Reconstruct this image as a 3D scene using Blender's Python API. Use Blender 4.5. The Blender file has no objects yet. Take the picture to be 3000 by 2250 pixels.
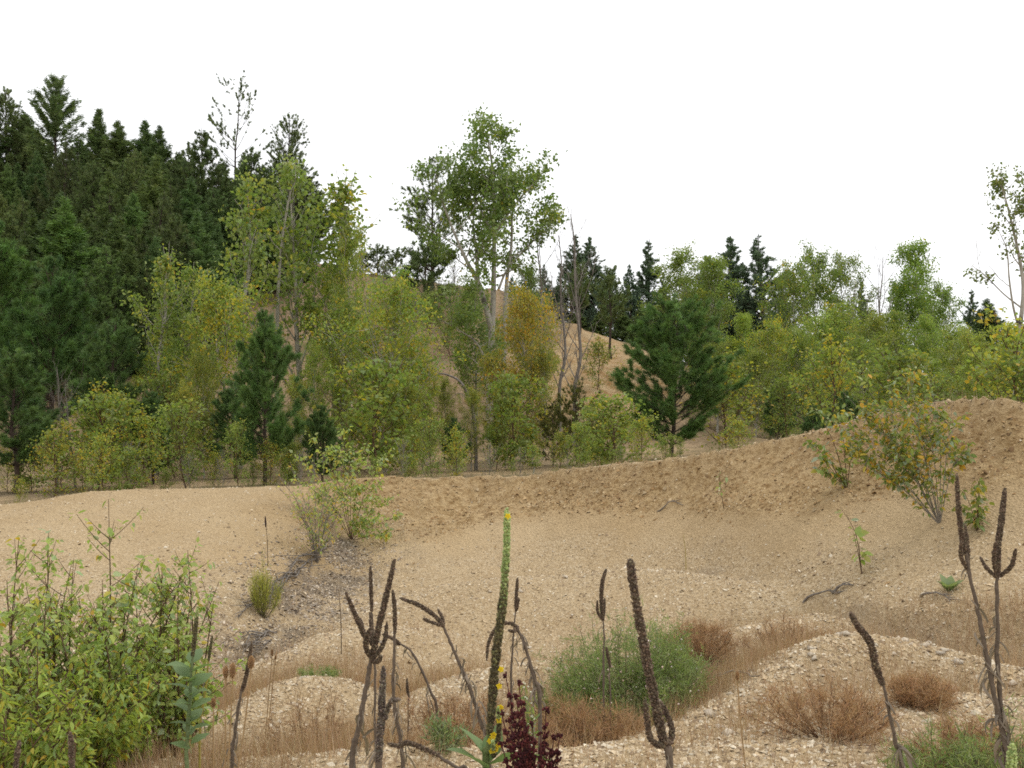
import bpy, math, random
import numpy as np
from mathutils import Matrix, Vector

# ------------------------------------------------------------------ camera, sky, sun, exposure
SC = bpy.context.scene
COL = SC.collection
CZ = 2.7                      # eye height above the pit floor
FPX = 1005.0                  # focal length in pixels of a 1024 px wide picture
PITCH = math.atan(16.0 / FPX)

cam_data = bpy.data.cameras.new('camera')
cam_data.sensor_width = 36.0
cam_data.lens = FPX * 36.0 / 1024.0
cam_data.clip_start = 0.1
cam_data.clip_end = 5000.0
cam = bpy.data.objects.new('camera', cam_data)
COL.objects.link(cam)
cam.location = (0, 0, CZ)
cam.rotation_euler = (math.pi / 2 + PITCH, 0, 0)
SC.camera = cam

SUN_EL, SUN_AZ = math.radians(56), math.radians(75)       # high, soft, veiled by cloud, from the right
world = bpy.data.worlds.new('World')
SC.world = world
world.use_nodes = True
wn, wl = world.node_tree.nodes, world.node_tree.links
wn.clear()
sky = wn.new('ShaderNodeTexSky')
sky.sky_type = 'NISHITA'
sky.sun_disc = False
sky.sun_elevation = SUN_EL
sky.sun_rotation = SUN_AZ
sky.air_density = 1.0
sky.dust_density = 4.0
bw = wn.new('ShaderNodeRGBToBW')
cloud = wn.new('ShaderNodeMix'); cloud.data_type = 'RGBA'
cloud.inputs[0].default_value = 0.88                       # closed, even cloud cover over the clear sky
cloud.inputs[7].default_value = (11.0, 11.1, 11.3, 1)
bg = wn.new('ShaderNodeBackground'); bg.inputs[1].default_value = 0.13
wo = wn.new('ShaderNodeOutputWorld')
wl.new(sky.outputs[0], bw.inputs[0]); wl.new(bw.outputs[0], cloud.inputs[6])
wl.new(cloud.outputs[2], bg.inputs[0]); wl.new(bg.outputs[0], wo.inputs[0])

sl = bpy.data.lights.new('sun', 'SUN')
sl.energy = 1.1
sl.angle = math.radians(25)
sl.color = (1.0, 0.96, 0.9)
sun = bpy.data.objects.new('sun', sl)
COL.objects.link(sun)
sd = Vector((math.sin(SUN_AZ) * math.cos(SUN_EL), math.cos(SUN_AZ) * math.cos(SUN_EL), math.sin(SUN_EL)))
sun.rotation_euler = sd.to_track_quat('Z', 'Y').to_euler()
sun.location = (0, -10, 40)

vs = SC.view_settings
vs.view_transform = 'Standard'; vs.look = 'None'; vs.gamma = 1.0; vs.exposure = 0.0
vs.use_curve_mapping = False
SC.cycles.use_denoising = False
SC.cycles.max_bounces = 6
SC.cycles.diffuse_bounces = 4
SC.cycles.transmission_bounces = 3
SC.cycles.pixel_filter_type = 'BLACKMAN_HARRIS'
SC.cycles.filter_width = 1.7

# ------------------------------------------------------------------ helpers
S = 3000.0 / 1024.0
def P(nx, ny, d):
    """photo pixel (3000 px wide) + forward distance -> point"""
    u = (nx / S - 512.0) / FPX
    v = (384.0 - ny / S) / FPX
    cy = math.cos(PITCH) - v * math.sin(PITCH)
    cz = v * math.cos(PITCH) + math.sin(PITCH)
    k = d / cy
    return np.array([u * k, d, CZ + cz * k])

def hash2(ix, iy, seed):
    h = (ix.astype(np.int64) * 374761393 + iy.astype(np.int64) * 668265263 + seed * 982451653) & 0x7fffffff
    h = ((h ^ (h >> 13)) * 1274126177) & 0x7fffffff
    return ((h ^ (h >> 16)) & 0xffff) / 65535.0
def vnoise(x, y, seed=0):
    ix, iy = np.floor(x), np.floor(y)
    fx, fy = x - ix, y - iy
    fx = fx * fx * (3 - 2 * fx); fy = fy * fy * (3 - 2 * fy)
    a, b = hash2(ix, iy, seed), hash2(ix + 1, iy, seed)
    c, d = hash2(ix, iy + 1, seed), hash2(ix + 1, iy + 1, seed)
    return (a + (b - a) * fx) * (1 - fy) + (c + (d - c) * fx) * fy
def fbm(x, y, scale, octs=4, seed=0):
    x = np.asarray(x, float) / scale; y = np.asarray(y, float) / scale
    r, a, t = 0.0, 1.0, 0.0
    for o in range(octs):
        r = r + a * (vnoise(x, y, seed + o * 17) - 0.5); t += a
        x = x * 2.03 + 5.1; y = y * 2.03 + 1.7; a *= 0.5
    return r / t * 2
def sstep(a, b, x):
    t = np.clip((x - a) / (b - a), 0, 1)
    return t * t * (3 - 2 * t)

class Acc:
    """collects vertices, faces and vertex colours of ONE mesh"""
    def __init__(s): s.v = []; s.f = []; s.c = []; s.n = 0
    def add(s, V, F, C=None):
        V = np.asarray(V, float).reshape(-1, 3)
        for f in (F if isinstance(F, list) else [F]):
            f = np.asarray(f, np.int64)
            if f.size: s.f.append(f + s.n)
        s.v.append(V)
        if C is None: C = (1, 1, 1)
        C = np.asarray(C, float)
        s.c.append(np.broadcast_to(C, (len(V), 3)) if C.ndim == 1 else C)
        s.n += len(V)
    def mesh(s, name, mat, smooth=False):
        me = bpy.data.meshes.new(name)
        if s.n == 0: return me
        V = np.concatenate(s.v); C = np.concatenate(s.c)
        me.vertices.add(len(V)); me.vertices.foreach_set('co', V.astype(np.float32).ravel())
        li = np.concatenate([f.ravel() for f in s.f])
        tot = np.concatenate([np.full(len(f), f.shape[1]) for f in s.f])
        st = np.concatenate([[0], np.cumsum(tot)[:-1]])
        me.loops.add(len(li)); me.loops.foreach_set('vertex_index', li.astype(np.int32))
        me.polygons.add(len(tot)); me.polygons.foreach_set('loop_start', st.astype(np.int32))
        me.update(calc_edges=True)
        at = me.color_attributes.new('Col', 'FLOAT_COLOR', 'POINT')
        c4 = np.ones((len(V), 4), np.float32); c4[:, :3] = C
        at.data.foreach_set('color', c4.ravel())
        if smooth: me.polygons.foreach_set('use_smooth', np.ones(len(tot), bool))
        me.materials.append(mat)
        return me

def tube(acc, pts, rad, n=5, col=(1, 1, 1)):
    pts = np.asarray(pts, float); m = len(pts)
    rad = np.broadcast_to(np.asarray(rad, float), (m,))
    t = np.gradient(pts, axis=0); t /= np.linalg.norm(t, axis=1)[:, None] + 1e-9
    ref = np.array([0.0, 1.0, 0.13]) if abs(t[:, 2]).mean() > 0.5 else np.array([0.1, 0.05, 1.0])
    a = np.cross(t, ref); a /= np.linalg.norm(a, axis=1)[:, None] + 1e-9
    b = np.cross(t, a)
    ang = np.arange(n) * 2 * math.pi / n
    ring = pts[:, None, :] + rad[:, None, None] * (a[:, None, :] * np.cos(ang)[None, :, None] + b[:, None, :] * np.sin(ang)[None, :, None])
    i = np.arange(m - 1)[:, None] * n; k = np.arange(n)[None, :]; k2 = (k + 1) % n
    F = np.stack([i + k, i + k2, i + n + k2, i + n + k], -1).reshape(-1, 4)
    acc.add(ring.reshape(-1, 3), F, col)

def curve(p, n):
    """smooth polyline through p (Catmull-Rom), n samples"""
    p = np.asarray(p, float)
    if len(p) < 3:
        return p[0] + (p[-1] - p[0]) * np.linspace(0, 1, n)[:, None]
    q = np.vstack([2 * p[0] - p[1], p, 2 * p[-1] - p[-2]])
    u = np.linspace(0, len(p) - 1 - 1e-6, n); i = u.astype(int); f = (u - i)[:, None]
    a, b, c, d = q[i], q[i + 1], q[i + 2], q[i + 3]
    return 0.5 * (2 * b + (c - a) * f + (2 * a - 5 * b + 4 * c - d) * f ** 2 + (3 * b - a - 3 * c + d) * f ** 3)

def unit(v):
    v = np.asarray(v, float)
    return v / (np.linalg.norm(v, axis=-1, keepdims=True) + 1e-9)

def kites(acc, pos, dirs, nrm, ln, wd, col):
    """simple leaves: a folded kite each (4 verts, 2 tris)"""
    pos = np.asarray(pos); n = len(pos)
    dirs = unit(dirs); side = unit(np.cross(dirs, nrm)); up = np.cross(side, dirs)
    ln = np.broadcast_to(ln, (n,))[:, None]; wd = np.broadcast_to(wd, (n,))[:, None]
    V = np.stack([pos, pos + dirs * ln * 0.4 + side * wd * 0.5 + up * wd * 0.12,
                  pos + dirs * ln, pos + dirs * ln * 0.4 - side * wd * 0.5 + up * wd * 0.12], 1).reshape(-1, 3)
    b = np.arange(n)[:, None] * 4
    F = np.concatenate([b + [0, 1, 2], b + [0, 2, 3]], 0)
    acc.add(V, F, np.repeat(np.broadcast_to(col, (n, 3)), 4, 0))

def spikes(acc, pos, dirs, ln, wd, col, rng):
    """needles or blades: one thin triangle each"""
    n = len(pos); dirs = unit(dirs)
    side = unit(np.cross(dirs, rng.normal(size=(n, 3))))
    ln = np.broadcast_to(ln, (n,))[:, None]; wd = np.broadcast_to(wd, (n,))[:, None]
    V = np.stack([pos - side * wd * 0.5, pos + side * wd * 0.5, pos + dirs * ln], 1).reshape(-1, 3)
    F = np.arange(n * 3).reshape(-1, 3)
    acc.add(V, F, np.repeat(np.broadcast_to(col, (n, 3)), 3, 0))

OCT_V = np.array([[1, 0, 0], [-1, 0, 0], [0, 1, 0], [0, -1, 0], [0, 0, 1], [0, 0, -1]], float)
OCT_F = np.array([[0, 2, 4], [2, 1, 4], [1, 3, 4], [3, 0, 4], [2, 0, 5], [1, 2, 5], [3, 1, 5], [0, 3, 5]])
def knobs(acc, pos, dirs, r, stretch, col, rng):
    n = len(pos); d = unit(dirs); a = unit(np.cross(d, rng.normal(size=(n, 3)))); b = np.cross(d, a)
    r = np.broadcast_to(r, (n,))[:, None, None]
    o = OCT_V[None]
    V = pos[:, None, :] + r * (a[:, None] * o[..., 0:1] + b[:, None] * o[..., 1:2] + d[:, None] * o[..., 2:3] * stretch)
    F = (np.arange(n)[:, None, None] * 6 + OCT_F[None]).reshape(-1, 3)
    acc.add(V.reshape(-1, 3), F, np.repeat(np.broadcast_to(col, (n, 3)), 6, 0))

def link(name, data, parent=None, loc=None):
    o = bpy.data.objects.new(name, data)
    COL.objects.link(o)
    if parent is not None: o.parent = parent
    if loc is not None: o.location = loc
    return o
def tag(o, label=None, cat=None, group=None, kind=None):
    if label: o['label'] = label
    if cat: o['category'] = cat
    if group: o['group'] = group
    if kind: o['kind'] = kind
    return o
def thing(name, label, cat, loc, group=None, rz=0.0):
    o = link(name, None, None, loc)
    o.empty_display_size = 0.2; o.rotation_euler = (0, 0, rz)
    return tag(o, label, cat, group)

# ------------------------------------------------------------------ materials
def new_mat(name):
    m = bpy.data.materials.new(name); m.use_nodes = True
    nt = m.node_tree; nt.nodes.clear()
    return m, nt.nodes, nt.links
def mixc(n, l, a, b, fac, mode='MIX'):
    x = n.new('ShaderNodeMix'); x.data_type = 'RGBA'; x.blend_type = mode
    for k, v in ((0, fac), (6, a), (7, b)):
        if isinstance(v, (int, float)): x.inputs[k].default_value = v
        elif isinstance(v, tuple): x.inputs[k].default_value = (*v, 1)
        else: l.new(v, x.inputs[k])
    return x.outputs[2]
def noise(n, l, scale, detail=4, rough=0.55, vec=None):
    x = n.new('ShaderNodeTexNoise'); x.inputs['Scale'].default_value = scale
    x.inputs['Detail'].default_value = detail; x.inputs['Roughness'].default_value = rough
    if vec is not None: l.new(vec, x.inputs['Vector'])
    return x.outputs[0]
def ramp(n, l, src, stops):
    x = n.new('ShaderNodeValToRGB'); l.new(src, x.inputs[0])
    e = x.color_ramp.elements
    while len(e) < len(stops): e.new(0.5)
    for q, (p, c) in zip(e, stops):
        q.position = p; q.color = (*c, 1) if isinstance(c, tuple) else (c, c, c, 1)
    return x.outputs[0]

def foliage_mat(name, transl=0.35, rough=0.55, tint_obj=True, attr=True):
    m, n, l = new_mat(name)
    oi = n.new('ShaderNodeObjectInfo')
    col = oi.outputs['Color']
    if attr:
        a = n.new('ShaderNodeAttribute'); a.attribute_name = 'Col'
        col = mixc(n, l, a.outputs['Color'], oi.outputs['Color'], 1.0, 'MULTIPLY') if tint_obj else a.outputs['Color']
    p = n.new('ShaderNodeBsdfPrincipled'); l.new(col, p.inputs['Base Color'])
    p.inputs['Roughness'].default_value = rough; p.inputs['Specular IOR Level'].default_value = 0.35
    t = n.new('ShaderNodeBsdfTranslucent')
    l.new(mixc(n, l, col, (1.25, 1.3, 0.75), 1.0, 'MULTIPLY'), t.inputs[0])
    mx = n.new('ShaderNodeMixShader'); mx.inputs[0].default_value = transl
    l.new(p.outputs[0], mx.inputs[1]); l.new(t.outputs[0], mx.inputs[2])
    o = n.new('ShaderNodeOutputMaterial'); l.new(mx.outputs[0], o.inputs[0])
    return m
M_LEAF = foliage_mat('leaf_green', 0.48)
M_LEAF1 = foliage_mat('leaf_single', 0.42, attr=False)
M_NEEDLE = foliage_mat('needle_green', 0.25, 0.6)
M_DRY = foliage_mat('dry_plant', 0.2, 0.9)

def bark_mat(name, c1, c2, scale, c3=None, rough=0.85):
    m, n, l = new_mat(name)
    tc = n.new('ShaderNodeTexCoord'); mp = n.new('ShaderNodeMapping'); l.new(tc.outputs['Object'], mp.inputs[0])
    mp.inputs['Scale'].default_value = (1, 1, 0.4)
    f = noise(n, l, scale, 5, 0.65, mp.outputs[0])
    c = mixc(n, l, c1, c2, ramp(n, l, f, [(0.35, 0.0), (0.65, 1.0)]))
    if c3:
        f2 = noise(n, l, scale * 0.35, 3, 0.6, tc.outputs['Object'])
        c = mixc(n, l, c, c3, ramp(n, l, f2, [(0.56, 0.0), (0.66, 1.0)]))
    p = n.new('ShaderNodeBsdfPrincipled'); l.new(c, p.inputs['Base Color']); p.inputs['Roughness'].default_value = rough
    p.inputs['Specular IOR Level'].default_value = 0.2
    b = n.new('ShaderNodeBump'); b.inputs['Strength'].default_value = 0.5; b.inputs['Distance'].default_value = 0.02
    l.new(f, b.inputs['Height']); l.new(b.outputs[0], p.inputs['Normal'])
    o = n.new('ShaderNodeOutputMaterial'); l.new(p.outputs[0], o.inputs[0])
    return m
M_PALE = bark_mat('pale_bark', (0.42, 0.39, 0.33), (0.27, 0.25, 0.2), 9, (0.1, 0.09, 0.07))
M_GREY = bark_mat('grey_bark', (0.30, 0.27, 0.23), (0.17, 0.15, 0.125), 12, (0.08, 0.07, 0.06))
M_BROWN = bark_mat('brown_bark', (0.085, 0.06, 0.045), (0.045, 0.033, 0.026), 9)
M_TWIG = bark_mat('reddish_twig', (0.14, 0.085, 0.05), (0.09, 0.06, 0.035), 30)
M_DEAD = bark_mat('weathered_wood', (0.27, 0.24, 0.205), (0.12, 0.10, 0.085), 25)

def attr_mat(name, rough=0.85, bump=0.0, spec=0.2):
    m, n, l = new_mat(name)
    a = n.new('ShaderNodeAttribute'); a.attribute_name = 'Col'
    tc = n.new('ShaderNodeTexCoord')
    f = noise(n, l, 60, 4, 0.6, tc.outputs['Object'])
    c = mixc(n, l, a.outputs['Color'], ramp(n, l, f, [(0.3, 0.72), (0.7, 1.2)]), 1.0, 'MULTIPLY')
    p = n.new('ShaderNodeBsdfPrincipled'); l.new(c, p.inputs['Base Color']); p.inputs['Roughness'].default_value = rough
    p.inputs['Specular IOR Level'].default_value = spec
    o = n.new('ShaderNodeOutputMaterial'); l.new(p.outputs[0], o.inputs[0])
    return m
M_STONE = attr_mat('gravel_stone', 0.9)
M_STALK = attr_mat('dry_stalk', 0.9)

def ground_mat():
    m, n, l = new_mat('sandy_gravel_ground')
    tc = n.new('ShaderNodeTexCoord'); obj = tc.outputs['Object']
    z1 = n.new('ShaderNodeAttribute'); z1.attribute_name = 'zone'
    z2 = n.new('ShaderNodeAttribute'); z2.attribute_name = 'zone2'
    s1 = n.new('ShaderNodeSeparateColor'); l.new(z1.outputs['Color'], s1.inputs[0])
    s2 = n.new('ShaderNodeSeparateColor'); l.new(z2.outputs['Color'], s2.inputs[0])
    big = noise(n, l, 0.6, 5, 0.6, obj)
    mid = noise(n, l, 4.5, 6, 0.65, obj)
    fine = noise(n, l, 28, 5, 0.7, obj)
    sand = mixc(n, l, (0.45, 0.325, 0.178), (0.53, 0.40, 0.235), ramp(n, l, big, [(0.35, 0.0), (0.65, 1.0)]))
    sand = mixc(n, l, sand, ramp(n, l, fine, [(0.3, (0.72, 0.70, 0.68)), (0.7, (1.18, 1.18, 1.18))]), 1.0, 'MULTIPLY')
    # stones pressed in the surface
    vo = n.new('ShaderNodeTexVoronoi'); vo.inputs['Scale'].default_value = 34; l.new(obj, vo.inputs['Vector'])
    vo2 = n.new('ShaderNodeTexVoronoi'); vo2.inputs['Scale'].default_value = 70; l.new(obj, vo2.inputs['Vector'])
    sc_ = n.new('ShaderNodeSeparateColor'); l.new(vo.outputs['Color'], sc_.inputs[0])
    sc2 = n.new('ShaderNodeSeparateColor'); l.new(vo2.outputs['Color'], sc2.inputs[0])
    peb = ramp(n, l, sc_.outputs[0], [(0.0, (0.25, 0.175, 0.10)), (0.35, (0.40, 0.29, 0.165)), (0.7, (0.54, 0.42, 0.26)), (1.0, (0.66, 0.55, 0.39))])
    peb2 = ramp(n, l, sc2.outputs[1], [(0.0, (0.26, 0.18, 0.095)), (0.5, (0.45, 0.325, 0.175)), (1.0, (0.64, 0.53, 0.37))])
    peb = mixc(n, l, peb, peb2, 0.45)
    gm = n.new('ShaderNodeMath'); gm.operation = 'MULTIPLY'; gm.use_clamp = True
    l.new(s1.outputs[1], gm.inputs[0]); l.new(ramp(n, l, mid, [(0.3, 0.45), (0.6, 1.0)]), gm.inputs[1])
    c = mixc(n, l, sand, peb, gm.outputs[0])
    # freshly slumped, damp orange earth
    mp = n.new('ShaderNodeMapping'); l.new(obj, mp.inputs[0]); mp.inputs['Scale'].default_value = (1, 1, 1.6)
    clod = noise(n, l, 9, 7, 0.72, mp.outputs[0])
    moist = mixc(n, l, (0.24, 0.145, 0.06), (0.48, 0.345, 0.18), ramp(n, l, clod, [(0.38, 0.0), (0.6, 1.0)]))
    mm = n.new('ShaderNodeMath'); mm.operation = 'MULTIPLY'; mm.use_clamp = True
    l.new(s1.outputs[0], mm.inputs[0]); l.new(ramp(n, l, mid, [(0.28, 0.35), (0.55, 1.0)]), mm.inputs[1])
    c = mixc(n, l, c, moist, mm.outputs[0])
    # leaf litter and grey weathered chips
    lit = mixc(n, l, (0.105, 0.078, 0.052), (0.34, 0.275, 0.2), ramp(n, l, sc2.outputs[2], [(0.25, 0.0), (0.9, 1.0)]))
    c = mixc(n, l, c, lit, s1.outputs[2])
    # bare hill soil, orange cut, dry grass floor
    soil = mixc(n, l, (0.21, 0.135, 0.075), (0.34, 0.245, 0.15), ramp(n, l, mid, [(0.3, 0.0), (0.62, 1.0)]))
    soil = mixc(n, l, soil, (0.5, 0.44, 0.36), ramp(n, l, noise(n, l, 7, 3, 0.8, obj), [(0.64, 0.0), (0.7, 0.8)]))
    c = mixc(n, l, c, soil, s2.outputs[0])
    cut = mixc(n, l, (0.33, 0.19, 0.075), (0.52, 0.39, 0.23), ramp(n, l, noise(n, l, 1.6, 6, 0.7, obj), [(0.35, 0.0), (0.65, 1.0)]))
    c = mixc(n, l, c, cut, s2.outputs[1])
    gr = mixc(n, l, (0.10, 0.09, 0.04), (0.20, 0.15, 0.075), ramp(n, l, mid, [(0.35, 0.0), (0.65, 1.0)]))
    c = mixc(n, l, c, gr, s2.outputs[2])
    p = n.new('ShaderNodeBsdfPrincipled'); l.new(c, p.inputs['Base Color']); p.inputs['Roughness'].default_value = 0.95
    p.inputs['Specular IOR Level'].default_value = 0.1
    ad = n.new('ShaderNodeMath'); ad.operation = 'ADD'; l.new(vo.outputs['Distance'], ad.inputs[0]); l.new(clod, ad.inputs[1])
    ad2 = n.new('ShaderNodeMath'); ad2.operation = 'ADD'; l.new(ad.outputs[0], ad2.inputs[0]); l.new(fine, ad2.inputs[1])
    b = n.new('ShaderNodeBump'); b.inputs['Strength'].default_value = 0.8; b.inputs['Distance'].default_value = 0.035
    l.new(ad2.outputs[0], b.inputs['Height']); l.new(b.outputs[0], p.inputs['Normal'])
    o = n.new('ShaderNodeOutputMaterial'); l.new(p.outputs[0], o.inputs[0])
    return m
M_GROUND = ground_mat()

# ------------------------------------------------------------------ terrain
RIM = np.array([P(*q) for q in [(-900, 1600, 15), (-400, 1540, 15.5), (0, 1482, 16.3), (130, 1466, 16.6), (260, 1440, 17), (380, 1432, 17.2), (550, 1430, 17.5), (870, 1420, 18),
    (1000, 1405, 18), (1110, 1396, 18), (1250, 1398, 18), (1400, 1395, 18), (1560, 1389, 17.8), (1680, 1366, 17.3), (1800, 1352, 16.9), (1900, 1346, 16.5), (2000, 1335, 16),
    (2150, 1308, 15.3), (2300, 1282, 14.7), (2400, 1255, 14.2), (2560, 1210, 13.4), (2700, 1178, 12.8), (2800, 1165, 12.4), (2880, 1158, 12.1), (2950, 1162, 11.8), (3060, 1195, 11.5), (3300, 1290, 11.0), (4000, 1500, 10.0)]])
FOOT = np.array([P(*q) for q in [(-900, 1960, 9.5), (-300, 1930, 10.2), (0, 1905, 10.5), (400, 1900, 11), (700, 1880, 11.4), (900, 1800, 13), (1100, 1745, 14.4), (1500, 1685, 15.3), (1900, 1655, 14.5),
    (2150, 1690, 13), (2300, 1760, 11.5), (2500, 1800, 9.8), (2800, 1800, 9.2), (3000, 1790, 8.8), (3400, 1800, 8.4), (4400, 1850, 8)]])
TX = np.linspace(-26, 26, 1041)
def table(cp, k, w=15):
    y = np.interp(TX, cp[:, 0], cp[:, k])
    ker = np.hanning(w + 2)[1:-1]; ker /= ker.sum()
    return np.convolve(np.pad(y, w // 2, 'edge'), ker, 'valid')
RY, RZ, FY, FZ = table(RIM, 1), table(RIM, 2, 9), table(FOOT, 1, 41), table(FOOT, 2, 41)

RIDGES = [  # crest lines: points (photo px, distance), side slope, roundness
    ([(1980, 2150, 5.9), (2150, 2060, 6.4), (2300, 1965, 6.9), (2450, 1862, 7.5), (2600, 1868, 7.6), (2750, 1900, 7.6), (2900, 1940, 7.3), (3060, 1975, 7.0), (3400, 2010, 6.6)], 0.62, 0.2),
    ([(2250, 2235, 5.2), (2450, 2150, 5.7), (2700, 2060, 6.3), (2950, 2080, 6.2), (3300, 2100, 6.1)], 0.35, 0.7),
    ([(1000, 2275, 4.9), (1100, 2246, 5.1), (1200, 2234, 5.2), (1300, 2240, 5.2), (1400, 2262, 5.0)], 0.5, 0.2),
    ([(1650, 2262, 5.0), (1800, 2215, 5.4), (1980, 2150, 5.9)], 0.5, 0.2),
    ([(540, 2100, 7.2), (600, 2086, 7.4), (700, 2092, 7.5), (780, 2050, 7.8), (860, 2000, 8.2), (930, 1990, 8.4), (1000, 2006, 8.5), (1060, 2040, 8.4)], 0.55, 0.2),
    ([(1240, 2080, 7.4), (1290, 2035, 7.8), (1350, 1995, 8.3), (1450, 1960, 8.9), (1600, 1940, 9.3)], 0.55, 0.2),
    ([(1150, 1775, 12.8), (1300, 1722, 13.3), (1450, 1697, 13.5), (1600, 1690, 13.6), (1750, 1678, 13.4), (1850, 1668, 13.1), (2000, 1682, 12.5), (2150, 1700, 11.9), (2250, 1730, 11.5)], 0.4, 0.3),
    ([(1960, 1905, 8.7), (2040, 1896, 8.9), (2110, 1880, 9.0), (2180, 1848, 9.3), (2270, 1828, 9.6), (2400, 1800, 9.9)], 0.5, 0.25),
    ([(880, 1905, 9.8), (980, 1860, 10.4), (1100, 1840, 10.8)], 0.35, 0.4),
]
RP = []
for pts, s, w in RIDGES:
    c = curve([P(*q) for q in pts], max(8, int(len(pts) * 3)))
    for q in c: RP.append((q[0], q[1], q[2], s, w))
RP = np.array(RP)

FARP = np.array([P(*q) for q in [
    (-1500, 520, 85), (-700, 560, 82), (0, 640, 76), (400, 700, 70), (800, 755, 64), (1050, 775, 60), (1200, 790, 57), (1300, 845, 54), (1500, 888, 52), (1700, 978, 50), (1830, 1008, 48), (1960, 1150, 45), (2120, 1240, 44),
    (-1500, 1380, 28), (-600, 1390, 29), (0, 1385, 29), (400, 1340, 32), (800, 1330, 33), (1100, 1325, 34), (1500, 1310, 35), (1800, 1290, 36), (2100, 1290, 38), (2500, 1255, 40), (3000, 1225, 40), (4200, 1200, 40),
    (1500, 1090, 43), (1700, 1110, 42), (1850, 1180, 41), (1300, 1050, 44), (1000, 1040, 46), (600, 1060, 46), (200, 1080, 44),
    (2200, 1200, 62), (2700, 1160, 62), (3300, 1130, 62), (4500, 1100, 62),
    (0, 1430, 23), (-700, 1470, 22), (500, 1420, 23.5), (1000, 1400, 24), (1500, 1385, 24), (2000, 1350, 24), (2500, 1300, 24), (3000, 1265, 24), (4000, 1250, 24), (-2500, 1450, 23), (5000, 1300, 22)]]
    + [np.array([x, y, z]) for x, y, z in [(-90, 120, 19), (-40, 110, 16), (-15, 95, 10), (5, 90, 6), (30, 95, 3.5), (80, 110, 4), (0, 220, 6), (-150, 220, 20), (150, 220, 5), (0, 700, 6), (-500, 700, 14), (500, 700, 6), (-200, 30, 6), (200, 30, 1.5), (0, -60, 1.2), (300, -60, 1.2), (-300, -60, 1.2)]])
def _rbf_fit(p):
    d = np.linalg.norm(p[:, None, :2] - p[None, :, :2], axis=2)
    A = np.zeros((len(p) + 1, len(p) + 1)); A[:-1, :-1] = d; A[-1, :-1] = A[:-1, -1] = 1
    return np.linalg.solve(A, np.append(p[:, 2], 0))
FARW = _rbf_fit(FARP)
def far_z(x, y):
    r = np.full(np.shape(x), FARW[-1], float)
    for (px, py, _), w in zip(FARP, FARW[:-1]):
        r = r + w * np.sqrt((x - px) ** 2 + (y - py) ** 2 + 4.0)
    return r

GUL = curve([P(1040, 1500, 16.4), P(1010, 1570, 15.2), P(930, 1640, 13.9), P(850, 1720, 12.9), P(770, 1850, 11.4), P(700, 1960, 10.2)], 30)
def gully(x, y):
    d = np.full(np.shape(x), 9.0)
    for q in GUL: d = np.minimum(d, np.hypot(x - q[0], y - q[1]))
    return d

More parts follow.
